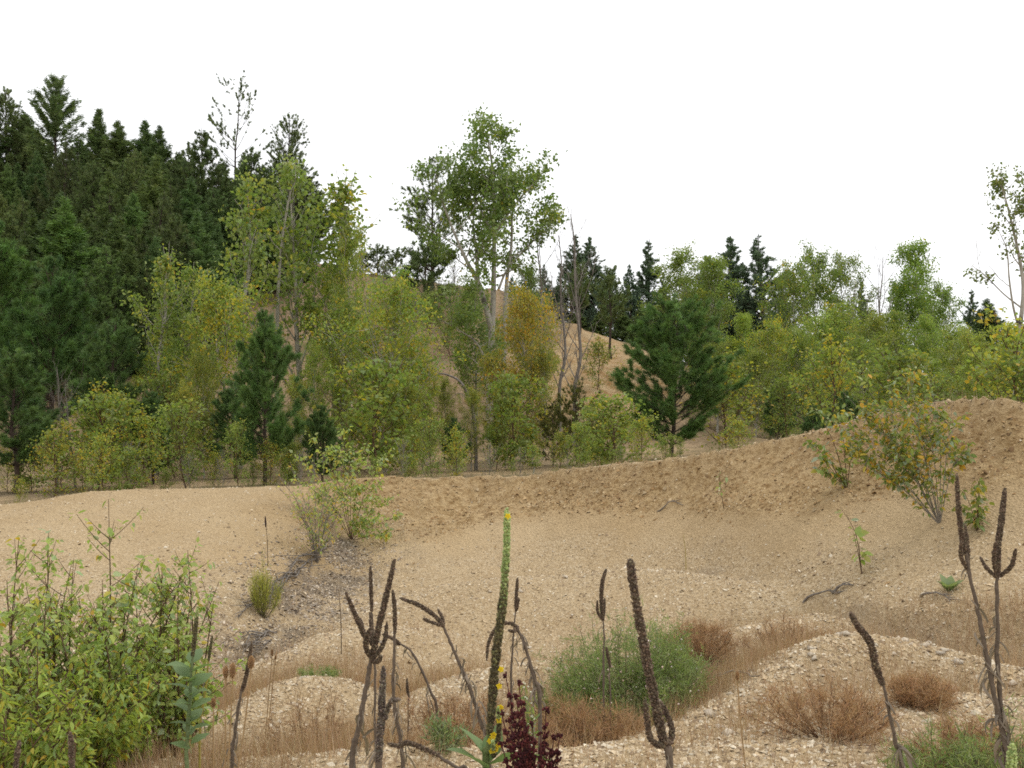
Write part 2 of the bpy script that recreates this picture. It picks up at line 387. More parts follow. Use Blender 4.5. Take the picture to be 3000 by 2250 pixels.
def terrain(x, y, full=False):
    x = np.asarray(x, float); y = np.asarray(y, float)
    ry = np.interp(x, TX, RY) + 0.14 * fbm(x, x * 0, 0.8, 3, 5) + 0.07 * fbm(x, x * 0, 0.17, 2, 6); rz = np.interp(x, TX, RZ); fy = np.interp(x, TX, FY); fz = np.interp(x, TX, FZ)
    t = np.clip((y - fy) / (ry - fy), 0, 1)
    left = 1 - sstep(-4.6, -2.6, x)
    prof_r = 0.82 * t ** 1.25 + 0.10 * sstep(0.8, 0.97, t) + 0.08 * sstep(0.955, 0.995, t)
    prof_l = 0.5 * t + 0.5 * (1 - (1 - t) ** 1.6)
    bank = fz + (rz - fz) * (prof_r * (1 - left) + prof_l * left)
    near = CZ - 1.62 - 0.22 * sstep(2.2, 5.0, y) - 0.55 * sstep(5.2, 7.4, y)
    k = sstep(5.0, 1.0, fy - y) if False else sstep(0.0, 1.0, (y - 5.5) / np.maximum(fy - 5.5, 0.5))
    floor = near * (1 - k) + fz * k - 0.55 * np.sin(math.pi * np.clip((y - 5.2) / np.maximum(fy - 5.2, 0.5), 0, 1)) ** 0.8
    z = np.where(t > 0, bank, floor)
    # spoil ridges
    rid = np.full(np.shape(x), -50.0); crest = np.zeros(np.shape(x)); m = (y > 3.0) & (y < 16.5) & (np.abs(x) < 14)
    if np.any(m):
        xm, ym = x[m], y[m]; rm = np.full(xm.shape, -50.0); cm = np.zeros(xm.shape)
        for (px, py, pz, s, w) in RP:
            d2 = (xm - px) ** 2 + (ym - py) ** 2
            rm = np.maximum(rm, pz - s * (np.sqrt(d2 + w * w) - w)); cm = np.maximum(cm, np.exp(-d2 / (0.16 if w < 0.5 else 0.7)))
        rid[m] = rm; crest[m] = cm
    kk = 0.10
    z = np.where(rid > -40, 0.5 * (z + rid + np.sqrt((z - rid) ** 2 + kk * kk)), z)
    gd = gully(x, y)
    z = z - 0.22 * np.exp(-(gd / 0.45) ** 2) * (y < ry)
    # shelf and hill behind the rim
    b = y - ry
    fzv = far_z(x, y)
    shelf = rz - 0.05 - 0.12 * sstep(0, 1.5, b)
    kf = sstep(0.5, 6.5, b)
    zb = shelf * (1 - kf) + fzv * kf
    z = np.where(b > 0, zb, z)
    # relief
    nearf = 1 - sstep(20, 40, y)
    z = z + 0.07 * fbm(x, y, 1.3, 4, 11) * nearf * (1 - 0.6 * crest) * np.where(np.abs(b) < 0.3, 0.4, 1) + 0.012 * fbm(x, y, 0.16, 3, 23) * nearf
    bandn = sstep(0.5, 0.7, t + 0.16 * fbm(x, y, 1.4, 4, 31)) * (1 - sstep(0.985, 1.0, t)) * (1 - left * 0.85)
    bandn = bandn * (1 - 0.75 * np.exp(-(gd / 0.8) ** 2))
    z = z + bandn * 0.05 * fbm(x, y, 0.3, 4, 41) + 0.075 * fbm(x * 1.0 + 0.25 * y, y * 0.16, 0.22, 3, 43) * np.clip(t * (1 - t) * 4, 0, 1) * (0.35 + 0.65 * bandn) * (1 - 0.7 * left)
    z = z + sstep(26, 40, y) * (0.75 * fbm(x, y, 6, 5, 51) + 0.25 * fbm(x * 1.0, y * 0.3, 1.1, 3, 53) + 0.15 * fbm(x, y, 1.2, 3, 57)) * (1 - sstep(120, 200, y))
    if not full: return z
    return z, dict(t=t, band=bandn, crest=crest, b=b, gd=gd, left=left)
def gz(x, y): return float(terrain(np.array([x]), np.array([y]))[0])

def spaced(segs):
    r = [segs[0][0]]
    for a, b, st in segs: r += list(np.arange(a + st, b + 1e-6, st))
    return np.array(r)
gx = spaced([(-10.5, 10.5, 0.07)])
side = 10.5 + np.cumsum(0.06 * 1.075 ** np.arange(1, 95))
gx = np.concatenate([-side[::-1], gx, side])
gy = spaced([(-6, 4.2, 0.3), (4.2, 19.2, 0.06), (19.2, 24, 0.15), (24, 62, 0.33)])
gy = np.concatenate([[-60, -30, -15, -9], gy, gy[-1] + np.cumsum(0.4 * 1.11 ** np.arange(1, 52))])
GX, GY = np.meshgrid(gx, gy)
GZ, info = terrain(GX.ravel(), GY.ravel(), True)
acc = Acc()
nx_, ny_ = len(gx), len(gy)
i = (np.arange(ny_ - 1)[:, None] * nx_ + np.arange(nx_ - 1)[None, :]).ravel()
acc.add(np.stack([GX.ravel(), GY.ravel(), GZ], 1), np.stack([i, i + 1, i + nx_ + 1, i + nx_], 1))
gme = acc.mesh('ground', M_GROUND, True)
ground = tag(link('ground', gme), kind='structure')
X, Y = GX.ravel(), GY.ravel()
n1 = fbm(X, Y, 1.1, 4, 71); n2 = fbm(X, Y, 0.45, 3, 77)
b = info['b']; behind = sstep(-0.05, 0.5, b)
LOW = FY - 0.0
foot_d = Y - np.interp(X, TX, FY)
gravel_amt = np.clip(0.75 - 0.75 * sstep(0.18, 0.5, info['t'] + 0.25 * n1) + 0.35 * info['left'] + 0.3 * info['crest'] + 0.25 * n2, 0, 1)
litter = np.exp(-(info['gd'] / 0.3) ** 2) * 0.75 * sstep(-0.5, 0.1, n2) + 0.6 * (np.exp(-(info['gd'] / 0.95) ** 2)) * sstep(-0.05, 0.35, n2 + 0.5 * fbm(X, Y, 0.14, 2, 79))
band_x = sstep(0.3, 1.2, np.abs(foot_d + 0.6)); litter = litter + 0.6 * (1 - band_x) * sstep(0.05, 0.4, n1 + 0.2) * (X > 2.2)
litter = np.clip(litter, 0, 0.9) * (1 - info['crest']) * (1 - behind) + 0.75 * behind * sstep(-0.4, 0.3, n1) * (1 - sstep(26, 32, Y))
hill = sstep(30, 36, Y + 2 * n1)
cutc = np.array([P(1700, 1080, 43)[:2], P(1780, 1050, 46)[:2]])
cutd = np.min([np.hypot(X - c[0], (Y - c[1]) * 0.7) for c in cutc], 0)
cut = (1 - sstep(1.8, 4.5, cutd + 1.5 * n1)) * hill
lowgrass = np.clip(behind * 0.5 * sstep(-0.1, 0.4, n1) + sstep(0, 8, X - 6) * hill * 0.9 + sstep(65, 80, Y) * 0.9, 0, 1) * (1 - cut)
troughg = (1 - info['crest']) * sstep(10.8, 8.6, Y + 0.8 * n1) * sstep(0.3, -0.5, foot_d) * sstep(4.3, 5.2, Y) * sstep(-0.45, 0.25, n1) * 0.55
zone = np.ones((len(X), 4), np.float32); zone[:, 0] = info['band'] * (1 - behind); zone[:, 1] = gravel_amt * (1 - behind); zone[:, 2] = litter
zone2 = np.ones((len(X), 4), np.float32); zone2[:, 0] = np.clip(hill * (1 - cut) + behind * 0.35 + troughg, 0, 1); zone2[:, 1] = cut; zone2[:, 2] = lowgrass
for nm, arr in (('zone', zone), ('zone2', zone2)):
    at = gme.color_attributes.new(nm, 'FLOAT_COLOR', 'POINT'); at.data.foreach_set('color', arr.ravel())

# ------------------------------------------------------------------ gravel: loose chips lying on the ground
rng = np.random.default_rng(7)
def chips(acc, x, y, z, size, rng, flat=0.45, palette=None):
    n = len(x)
    th = rng.uniform(0, 2 * math.pi, n); asp = rng.uniform(0.5, 1.0, n)
    lx = np.array([-1, 1, 1, -1, -0.5, 0.5]); ly = np.array([-1, -1, 1, 1, 0, 0]); lz = np.array([-.6, -.6, -.6, -.6, 1, 1])
    jx = lx[None] + rng.normal(0, 0.28, (n, 6)); jy = ly[None] + rng.normal(0, 0.28, (n, 6)); jz = lz[None] * flat + rng.normal(0, 0.16, (n, 6))
    jx = jx * size[:, None] * 0.5; jy = jy * (size * asp)[:, None] * 0.5; jz = jz * size[:, None] * 0.5
    tx, ty = rng.normal(0, 0.3, n), rng.normal(0, 0.3, n)
    jz = jz + jx * tx[:, None] + jy * ty[:, None]
    c, s = np.cos(th)[:, None], np.sin(th)[:, None]
    V = np.stack([x[:, None] + jx * c - jy * s, y[:, None] + jx * s + jy * c, z[:, None] + jz + size[:, None] * 0.08], -1)
    b = np.arange(n)[:, None] * 6
    Q = np.concatenate([b + [0, 1, 5, 4], b + [2, 3, 4, 5]]); T = np.concatenate([b + [1, 2, 5], b + [3, 0, 4]])
    pal = np.array(palette if palette is not None else [(0.59, 0.475, 0.32), (0.48, 0.36, 0.21), (0.38, 0.275, 0.16), (0.64, 0.55, 0.41), (0.28, 0.2, 0.125), (0.53, 0.405, 0.25)])
    col = pal[rng.integers(0, len(pal), n)] * rng.uniform(0.8, 1.12, (n, 1))
    acc.add(V.reshape(-1, 3), [Q, T], np.repeat(col, 6, 0))
N = 345000
yy = 4.6 + (rng.random(N) ** 0.9) * 13.2; hw = yy * 0.56 + 0.6
xx = rng.uniform(-1, 1, N) * hw
zz, inf = terrain(xx, yy, True)
dn = fbm(xx, yy, 1.1, 4, 71) ; dn2 = fbm(xx, yy, 0.5, 3, 78)
dens = 0.55 - 0.5 * sstep(0.1, 0.45, inf['t'] + 0.25 * dn) + 0.16 * inf['left'] - 0.4 * (1 - inf['crest']) * sstep(10.8, 8.6, yy) * (yy < np.interp(xx, TX, FY) - 0.3) + 0.45 * inf['crest'] + 0.25 * dn2 + 0.35 * np.exp(-(inf['gd'] / 0.9) ** 2)
dens = np.clip(dens, 0.03, 1) * (inf['b'] < 0.25) * np.clip(1.3 - yy / 17, 0.25, 1) + 0.5 * np.exp(-((inf['b'] - 0.06) / 0.1) ** 2)
keep = rng.random(N) < dens
xx, yy, zz = xx[keep], yy[keep], zz[keep]
size = np.clip(rng.lognormal(math.log(0.0150), 0.45, len(xx)), 0.008, 0.055)
print('chips', len(xx))
acc = Acc(); chips(acc, xx, yy, zz, size, rng)
tag(link('gravel', acc.mesh('gravel', M_STONE)), 'loose pale tan gravel chips over the pit floor and bank', 'gravel', kind='stuff')

# weathered grey chips and leaf litter washed down the gully
N = 15000; q = GUL[rng.integers(0, len(GUL), N)]; w = np.linspace(0.35, 0.9, len(GUL))[rng.integers(0, len(GUL), N)]
xx = q[:, 0] + rng.normal(0, 1, N) * rng.uniform(0.1, 0.75, N) - 0.1; yy = q[:, 1] + rng.normal(-0.1, 0.55, N); keep = fbm(xx, yy, 0.5, 3, 88) + rng.normal(0, 0.2, N) > -0.05; xx, yy = xx[keep], yy[keep]; zz = terrain(xx, yy)
size = np.clip(rng.lognormal(math.log(0.019), 0.45, len(xx)), 0.008, 0.06); acc = Acc()
chips(acc, xx, yy, zz, size, rng, 0.35, [(0.34, 0.28, 0.215), (0.23, 0.18, 0.135), (0.44, 0.37, 0.29), (0.14, 0.105, 0.078), (0.30, 0.21, 0.13), (0.54, 0.45, 0.34)])
tag(link('litter_chips', acc.mesh('litter_chips', M_STONE)), 'grey weathered chips and leaf litter strewn down the gully', 'litter', kind='stuff')
# clods of damp orange earth slumped from the upper bank
N = 90000; xx = rng.uniform(-3.5, 8.5, N); f = rng.random(N); yy = np.interp(xx, TX, FY) * (1 - f) + np.interp(xx, TX, RY) * f
zz, inf = terrain(xx, yy, True); keep = rng.random(N) < inf['band'] * np.clip(0.55 + 0.9 * fbm(xx, yy, 0.5, 4, 99), 0.02, 1) * 0.36 + 0.004
xx, yy, zz = xx[keep], yy[keep], zz[keep]; size = np.clip(rng.lognormal(math.log(0.020), 0.45, len(xx)), 0.010, 0.065); print('clods', len(xx))
acc = Acc(); chips(acc, xx, yy, zz, size, rng, 0.7, [(0.38, 0.245, 0.115), (0.28, 0.17, 0.075), (0.45, 0.31, 0.16), (0.21, 0.125, 0.058), (0.48, 0.36, 0.21)])
tag(link('earth_clods', acc.mesh('earth_clods', M_STONE)), 'damp orange earth clods slumped on the upper bank', 'soil', kind='stuff')

# ------------------------------------------------------------------ trees: builders
class Proto:
    def __init__(s, h): s.h = h; s.parts = []
    def add(s, name, me, col=(1, 1, 1), kind=None): s.parts.append((name, me, kind))
def put(proto, name, label, cat, nx, top, d, group=None, tint=(1, 1, 1), wide=1.0, rz=None, h=None, sink=0.06, rnd=random.Random(1)):
    """stand a copy of a prototype on the ground under photo column nx at distance d, its top at photo row top"""
    p = P(nx, top, d); g = gz(p[0], d)
    hh = h if h else max(0.4, p[2] - g)
    k = (hh + sink) / proto.h
    root = thing(name, label, cat, (p[0], d, g - sink), group, rnd.uniform(0, 6.28) if rz is None else rz)
    root.scale = (k * wide, k * wide, k)
    for nm, me, kind in proto.parts:
        o = link(nm, me, root)
        if nm in ('crown', 'foliage', 'leaves'): o.color = (*tint, 1)
        if kind: o['kind'] = kind
    return root

def palette(rng, n, cols, wts, var=0.18):
    cols = np.array(cols); w = np.array(wts, float); w /= w.sum()
    c = cols[rng.choice(len(cols), n, p=w)]
    return c * rng.uniform(1 - var, 1 + var, (n, 1)) * rng.uniform(0.93, 1.07, (n, 3))

GREEN = [(0.215, 0.285, 0.068), (0.18, 0.245, 0.062), (0.27, 0.33, 0.08), (0.39, 0.38, 0.065), (0.48, 0.36, 0.045), (0.29, 0.35, 0.17)]
W_GREEN = [4, 4, 3, 0.5, 0.12, 1.2]
W_MIX = [4, 3, 3.5, 1.6, 0.3, 0.9]
W_YEL = [2.0, 1.2, 2.8, 3.0, 1.2, 0.6]

def deciduous(seed, h, limbs=None, base=0.25, spread=0.28, n1=22, nleaf=5000, leaf=0.085, wts=W_GREEN, up=1.0, bark=M_PALE, r0=None, sub=1.0, top_bare=0.0, tuft=0.16, hang=0.35, bare=0.0):
    rng = np.random.default_rng(seed); p = Proto(h)
    wood = Acc(); anchors = []; adir = []
    r0 = r0 or 0.011 * h + 0.012
    if limbs is None:
        zz = np.linspace(0, 1, 9); w = np.cumsum(rng.normal(0, 0.012, (9, 2)), 0) * h; w -= w[0]
        limbs = [(np.column_stack([w, zz * h]), r0, 0.012, base)]
    mains = []
    for pts, ra, rb, bs in limbs:
        c = curve(pts, 24); tube(wood, c, np.linspace(ra, rb, 24), 7)
        mains.append((c, ra, rb, bs))
    tot = sum(np.linalg.norm(np.diff(c, axis=0), axis=1).sum() * (1 - bs) for c, _, _, bs in mains)
    for c, ra, rb, bs in mains:
        L0 = np.linalg.norm(np.diff(c, axis=0), axis=1).sum() * (1 - bs)
        m = max(3, int(n1 * L0 / tot)); az0 = rng.uniform(0, 6.28)
        for i in range(m):
            f = bs + (1 - bs) * (i + rng.random()) / m; k = f * 23; a = int(min(k, 22)); st = c[a] + (c[a + 1] - c[a]) * (k - a)
            q = (f - bs) / (1 - bs)
            L = spread * h * (0.35 + 1.5 * q * (1 - q) * 1.4 + 0.12) * rng.uniform(0.65, 1.2) * (1 - 0.45 * q)
            az = az0 + i * 2.4 + rng.normal(0, 0.4); el = math.radians(rng.uniform(18, 48)) * up + 0.25 * q
            d0 = np.array([math.cos(az) * math.cos(el), math.sin(az) * math.cos(el), math.sin(el)])
            tt = np.linspace(0, 1, 7)[:, None]
            bp = st + d0 * L * tt + np.array([0, 0, 1]) * L * 0.22 * up * tt ** 2 + np.cumsum(rng.normal(0, 0.025 * L, (7, 3)), 0) * tt
            rbk = (ra + (rb - ra) * f) * 0.45
            tube(wood, bp, np.linspace(rbk, 0.005, 7), 4)
            if rng.random() < bare: 
                ns = int(3 * sub)
            else:
                ns = int((3 + L * 2.6) * sub); anchors.append(bp[3:]); adir.append(np.repeat(d0[None], 4, 0))
            isbare = ns == int(3 * sub)
            for j in range(ns):
                g = rng.uniform(0.2, 1.0); k2 = g * 6; a2 = int(min(k2, 5)); s2 = bp[a2] + (bp[a2 + 1] - bp[a2]) * (k2 - a2)
                dv = unit(d0 * 0.7 + rng.normal(0, 0.65, 3) + np.array([0, 0, 0.25 * up])); l2 = L * rng.uniform(0.22, 0.5) * (1.15 - 0.5 * g)
                t2 = np.array([0, 0.3, 0.65, 1.0, 1.0])[:, None]
                sp = s2 + dv * l2 * t2 + np.array([0, 0, 1]) * l2 * 0.12 * t2 ** 2
                tube(wood, sp[:4], np.linspace(max(0.004, rbk * 0.4), 0.003, 4), 3)
                if not isbare: anchors.append(sp[1:]); adir.append(np.repeat(dv[None], 4, 0))
    me = wood.mesh('trunk', bark, True); p.add('trunk', me)
    A = np.concatenate(anchors); D = np.concatenate(adir)
    if nleaf:
        crown = Acc()
        if top_bare > 0:
            ok = A[:, 2] < h * (1 - top_bare); A, D = A[ok], D[ok]
        # clumps: some anchors carry many leaves
        wt = rng.gamma(0.55, 1.0, len(A)); wt /= wt.sum()
        idx = rng.choice(len(A), nleaf, p=wt)
        pos = A[idx] + rng.normal(0, tuft, (nleaf, 3)) * np.array([1, 1, 0.8])
        dirs = rng.normal(0, 1, (nleaf, 3)) + D[idx] * 0.4 - np.array([0, 0, hang * 2.2])
        sz = leaf * rng.uniform(0.6, 1.25, nleaf)
        kites(crown, pos, dirs, rng.normal(size=(nleaf, 3)), sz, sz * rng.uniform(0.6, 0.85, nleaf), np.where(rng.random((nleaf, 1)) < 0.72, palette(rng, len(A), GREEN, wts, 0.12)[idx], palette(rng, nleaf, GREEN, wts, 0.12)))
        p.add('crown', crown.mesh('crown', M_LEAF))
    return p

PINE_C = [(0.118, 0.162, 0.05), (0.14, 0.186, 0.058), (0.098, 0.136, 0.045), (0.165, 0.208, 0.072)]
FIR_C = [(0.102, 0.152, 0.047), (0.124, 0.178, 0.054), (0.085, 0.126, 0.042), (0.15, 0.198, 0.066)]
def conifer(seed, h, wid, kind='pine', base=0.1, whorl=26, per=5, tufts=1400, nd=13, nl=0.2, nw=0.014, cols=PINE_C, sparse=0.0, shape=1.0, droop=0.0, bark=M_BROWN, r0=None, clump=0.0):
    rng = np.random.default_rng(seed); p = Proto(h); wood = Acc()
    zz = np.linspace(0, 1, 10); w = np.cumsum(rng.normal(0, 0.006, (10, 2)), 0) * h; w -= w[0]
    tr = np.column_stack([w, zz * h * 0.985]); r0 = r0 or 0.014 * h + 0.01
    tube(wood, curve(tr, 20), np.linspace(r0, 0.012, 20), 7)
    segs = []; wts = []; qs = []
    for i in range(whorl):
        f = base + (0.985 - base) * (i + rng.random() * 0.7) / whorl
        k = f * 9; a = int(min(k, 8)); st = tr[a] + (tr[a + 1] - tr[a]) * (k - a)
        q = (f - base) / (1 - base)
        prof = (1 - q) ** shape * min(1.0, 0.55 + q * 2.2)
        for j in range(per):
            if rng.random() < sparse: continue
            L = max(0.10, wid * prof * rng.uniform(0.55, 1.15))
            az = rng.uniform(0, 6.28); el = math.radians(rng.uniform(5, 30) + 40 * q - droop * 40 * (1 - q))
            d0 = np.array([math.cos(az) * math.cos(el), math.sin(az) * math.cos(el), math.sin(el)])
            tt = np.linspace(0, 1, 6)[:, None]
            bp = st + d0 * L * tt + np.array([0, 0, 1]) * L * (0.28 if kind == 'pine' else 0.10) * tt ** 2
            tube(wood, bp, np.linspace(max(0.006, r0 * 0.28 * (1 - q)), 0.004, 6), 4)
            segs.append((bp, d0)); wts.append(L); qs.append(q)
            if kind == 'pine' and L > 0.5:
                for _ in range(int(L * 2.5)):
                    g = rng.uniform(0.3, 0.9); s2 = st + (bp[-1] - st) * g
                    dv = unit(d0 + rng.normal(0, 0.6, 3) + np.array([0, 0, 0.35])); l2 = L * rng.uniform(0.2, 0.4)
                    sp = s2 + dv * l2 * tt + np.array([0, 0, 0.15]) * l2 * tt ** 2
                    tube(wood, sp, np.linspace(0.008, 0.004, 6), 3); segs.append((sp, dv)); wts.append(l2 * 1.2); qs.append(q)
    p.add('trunk', wood.mesh('trunk', bark, True))
    wts = np.array(wts) ** 0.9
    if clump: wts = wts * rng.gamma(1.0 / clump, clump, len(wts))
    wts /= wts.sum()
    idx = rng.choice(len(segs), tufts, p=wts)
    SP = np.array([s[0] for s in segs]); SD = np.array([s[1] for s in segs])
    lo = 0.3 if kind == 'pine' else 0.12
    g = np.clip(lo + (1 - lo) * rng.random(tufts) ** (0.7 if kind == 'pine' else 0.9), 0, 0.9999) * 5
    a = g.astype(int); fr = (g - a)[:, None]
    pos = SP[idx, a] * (1 - fr) + SP[idx, np.minimum(a + 1, 5)] * fr
    d = SD[idx]
    crown = Acc(); K = nd; n = tufts * K; tl = np.repeat(0.42 + 0.58 * (1 - np.array(qs)[idx]) ** 0.5, K)
    col = np.repeat(palette(rng, tufts, cols, [1] * len(cols), 0.22), K, 0)
    if kind == 'pine':
        dirs = np.repeat(d, K, 0) * 0.75 + rng.normal(0, 0.62, (n, 3)) + np.array([0, 0, 0.3])
        ps = np.repeat(pos, K, 0) + rng.normal(0, nl * 0.12, (n, 3))
        spikes(crown, ps, dirs, nl * tl * rng.uniform(0.7, 1.2, n), nw, col, rng)
    else:
        sd = unit(np.cross(d, [0, 0, 1.0])); sgn = np.where(rng.random(n) < 0.5, -1, 1)[:, None]
        dirs = np.repeat(d, K, 0) * 0.8 + np.repeat(sd, K, 0) * sgn * rng.uniform(0.3, 1.1, (n, 1)) + rng.normal(0, 0.22, (n, 3)) - np.array([0, 0, 0.18 + droop * 0.3])
        ps = np.repeat(pos, K, 0) + rng.normal(0, nl * 0.22, (n, 3))
        spikes(crown, ps, dirs, nl * tl * rng.uniform(0.6, 1.3, n), nw * (0.5 + 0.5 * tl), col, rng)
    p.add('crown', crown.mesh('crown', M_NEEDLE))
    return p

def tint_of(lo, hi, c):
    k = R.uniform(lo, hi)
    return tuple(k * q for q in c)
def tone_of(t): return 'very dark' if t[1] < 0.86 else ('dark' if t[1] < 1.06 else 'brighter')
# landmarks that single things out in their labels
LM_HILL = [(20, 'the lacy topped pine'), (165, 'the broad ragged fir'), (284, 'the slim pointed fir'), (430, 'the round topped pines'), (595, 'the double crowned dark pine'), (690, 'the spindly pine'), (850, 'the see-through pine')]
LM_RIM = [(45, 'the pine with dark trunk'), (200, 'the dead grey trees'), (326, 'the round headed pine'), (460, 'the twin leader cottonwood'), (640, 'the bright yellow cottonwood'), (778, 'the upright leader pine'), (960, 'the pale stemmed cottonwood'),
    (1130, 'the broad yellowing cottonwood'), (1330, 'the arched dead stem'), (1432, 'the tallest cottonwood'), (1535, 'the orange leaved cottonwood'), (1690, 'the olive feathery bush'), (1965, 'the bushy young pine'), (2150, 'the light green pointed cottonwood'),
    (2270, 'the pointed yellow cottonwood'), (2470, 'the blue green small pine'), (2555, 'the leafless grey cottonwood'), (2690, 'the upswept cottonwood'), (2900, 'the dark rounded evergreen'), (2990, 'the sparse dark leaved cottonwood')]
def mark(nx, lm): return min(lm, key=lambda q: abs(q[0] - nx))[1]

# ------------------------------------------------------------------ conifers on the wooded hill
R = random.Random(4)
FIRS = [conifer(100 + i, 13, (5.0, 5.4, 4.2, 5.6)[i], 'fir', 0.04, 36, 8, 5200, 9, 0.46, 0.085, FIR_C, 0.08, (1.05, 1.15, 0.95, 1.0)[i], 0.35, clump=0.4) for i in range(4)]
PINES = [conifer(120 + i, 13, (4.6, 4.2, 5.0, 4.6)[i], 'pine', (0.1, 0.14, 0.06, 0.2)[i], 30, 7, 3900, 13, 0.33, 0.052, PINE_C, 0.12, (0.85, 0.75, 0.95, 0.7)[i], clump=0.9) for i in range(4)]
SPARSE = conifer(140, 14, 2.9, 'pine', 0.42, 20, 3, 420, 12, 0.24, 0.05, PINE_C, 0.3, 0.25, clump=1.2, r0=0.15)
THIN = conifer(141, 13, 3.0, 'pine', 0.28, 34, 6, 1900, 11, 0.26, 0.045, PINE_C, 0.12, 0.45, clump=0.8)
BROKEN = conifer(142, 13, 6.0, 'fir', 0.1, 30, 7, 3600, 9, 0.42, 0.075, FIR_C, 0.2, 0.78, 0.25, clump=0.7)
G_HILL = 'conifers in the dense stand on the hill'
put(BROKEN, 'fir_tree', 'tall broad fir with ragged double top rising above the hill stand', 'tree', 165, 215, 66, tint=(1.05, 1.05, 1.1))
put(PINES[3], 'pine_tree', 'lacy topped pine beside the broad ragged fir', 'tree', 20, 262, 66)
put(FIRS[2], 'fir_tree', 'slim pointed fir between the broad ragged fir and the round pines', 'tree', 284, 308, 65)
put(SPARSE, 'pine_tree', 'tall spindly pine with few tufts and bare trunk standing over the stand', 'tree', 690, 248, 62)
put(THIN, 'pine_tree', 'tall see-through pine at the edge of the hill stand beside the bare slope', 'tree', 850, 330, 58)
put(PINES[0], 'pine_tree', 'dark dense pine with tufted double crown beside the spindly pine', 'tree', 595, 368, 55, tint=(0.75, 0.8, 0.8), wide=1.15)
put(PINES[1], 'pine_tree', 'lower tufted pine between the spindly pine and the see-through pine', 'tree', 745, 425, 58, tint=(0.9, 0.95, 1))
sky_row = [(-60, 300, 66), (90, 330, 68), (232, 390, 64), (330, 430, 66), (370, 342, 64), (425, 345, 65), (465, 358, 61), (520, 440, 62), (545, 430, 62), (640, 470, 60), (700, 470, 60), (790, 500, 58), (840, 560, 55), (880, 470, 60), (-150, 350, 68)]
mid_row = [(-40, 520, 55), (40, 470, 58), (110, 420, 60), (190, 410, 58), (260, 470, 55), (320, 480, 54), (400, 440, 56), (455, 440, 53), (510, 520, 52), (560, 500, 50), (640, 540, 52), (700, 520, 54), (760, 540, 54), (830, 560, 54), (880, 600, 55),
    (70, 560, 50), (180, 560, 46), (250, 600, 48), (320, 560, 47), (400, 560, 48), (470, 560, 47), (520, 620, 48), (580, 600, 46), (640, 640, 50), (720, 640, 52),
    (-30, 650, 44), (60, 680, 42), (130, 720, 40), (220, 700, 43), (300, 700, 42), (380, 690, 43), (450, 680, 44), (520, 720, 46), (-80, 760, 38), (20, 770, 37), (240, 800, 39), (330, 760, 41), (430, 770, 42), (90, 600, 47), (350, 630, 45)]
extra = [(R.uniform(-120, 900), R.uniform(430, 800), 0) for _ in range(34)]
extra = [(a, t, 66 - (t - 400) * 0.065) for a, t, _ in extra if not (a > 620 and t > 560)]
for k, (a, t, d) in enumerate(sky_row + mid_row + extra):
    fir = R.random() < 0.5; pr = R.choice(FIRS if fir else PINES)
    a += R.uniform(-12, 12); t += R.uniform(-12, 12); d += R.uniform(-1, 1)
    sp = 'fir' if fir else 'pine'
    where = 'on the skyline of the hill stand beside' if k < len(sky_row) else ('in the middle of the hill stand below' if t < 580 else 'low in the hill stand below')
    tn = tint_of(0.7, 1.25, (R.uniform(0.82, 1.06), 1, R.uniform(0.85, 1.1))); tone = tone_of(tn)
    lb = '%s green %s %s %s' % (tone, sp, where, mark(a, LM_HILL))
    put(pr, sp + '_tree', lb, 'tree', a, t, d, tone + ' ' + sp + 's ' + where + ' ' + mark(a, LM_HILL), tint=tn, wide=R.uniform(0.85, 1.15) * (1.35 if k < len(sky_row) else 1.0))
put(FIRS[1], 'fir_tree', 'bright green fir with drooping sprays standing in front of the hill stand', 'tree', 185, 560, 43, tint=(1.15, 1.35, 1.05), wide=1.1)

# crest of the bare hill
put(conifer(150, 9, 3.0, 'pine', 0.22, 22, 6, 1100, 12, 0.26, 0.04, PINE_C, 0.2, 0.5, clump=0.8), 'pine_tree', 'pine with long low side branch on the crest of the bare hill', 'tree', 1268, 465, 52, wide=1.0)
PINE_ROUND = conifer(151, 2.2, 1.2, 'pine', 0.02, 12, 6, 420, 12, 0.22, 0.03, PINE_C, 0.05, 0.4)
put(PINE_ROUND, 'pine_shrub', 'low dark conifer shrub at the foot of the crest pine', 'shrub', 1245, 740, 50, tint=(0.8, 0.85, 0.85), wide=1.2)
for a, t in ((1105, 728), (1160, 738), (1060, 745)):
    put(PINE_ROUND, 'pine_shrub', 'small conifer shrub on the skyline of the bare hill', 'shrub', a, t, 58, 'shrubs on the skyline of the bare hill', wide=1.3)

# conifers behind the orange slope and at the right
PT = [conifer(160 + i, 11, (2.5, 2.6, 3.1)[i], 'pine', 0.03, 34, 7, 3000, 12, 0.28, 0.05, [(0.10, 0.15, 0.085), (0.12, 0.175, 0.098), (0.145, 0.2, 0.12)], 0.06, (0.85, 0.8, 0.9)[i], clump=0.7) for i in range(3)]
for a, t, d, k, lb in ((1680, 682, 58, 0, 'left of two dark pines standing close together behind the orange slope'), (1738, 688, 59, 1, 'right of two dark pines standing close together behind the orange slope'),
        (1910, 696, 64, 0, 'narrow dark pine rising alone behind the rounded cottonwoods'), (2078, 860 - 120, 56, 1, 'small pointed pine tip beside the twin tall pines'),
        (2125, 682, 58, 1, 'slimmer of the twin tall pines above the cottonwoods'), (2228, 676, 57, 2, 'broader of the twin tall pines above the cottonwoods'),
        (2530, 818, 58, 0, 'pine tip showing behind the bare grey cottonwood'), (2850, 838, 52, 0, 'pine tip beside the dark round tree at the wood edge')):
    put(PT[k], 'pine_tree', lb, 'tree', a, t, d, wide=1.5 if t < 700 else 1.15)
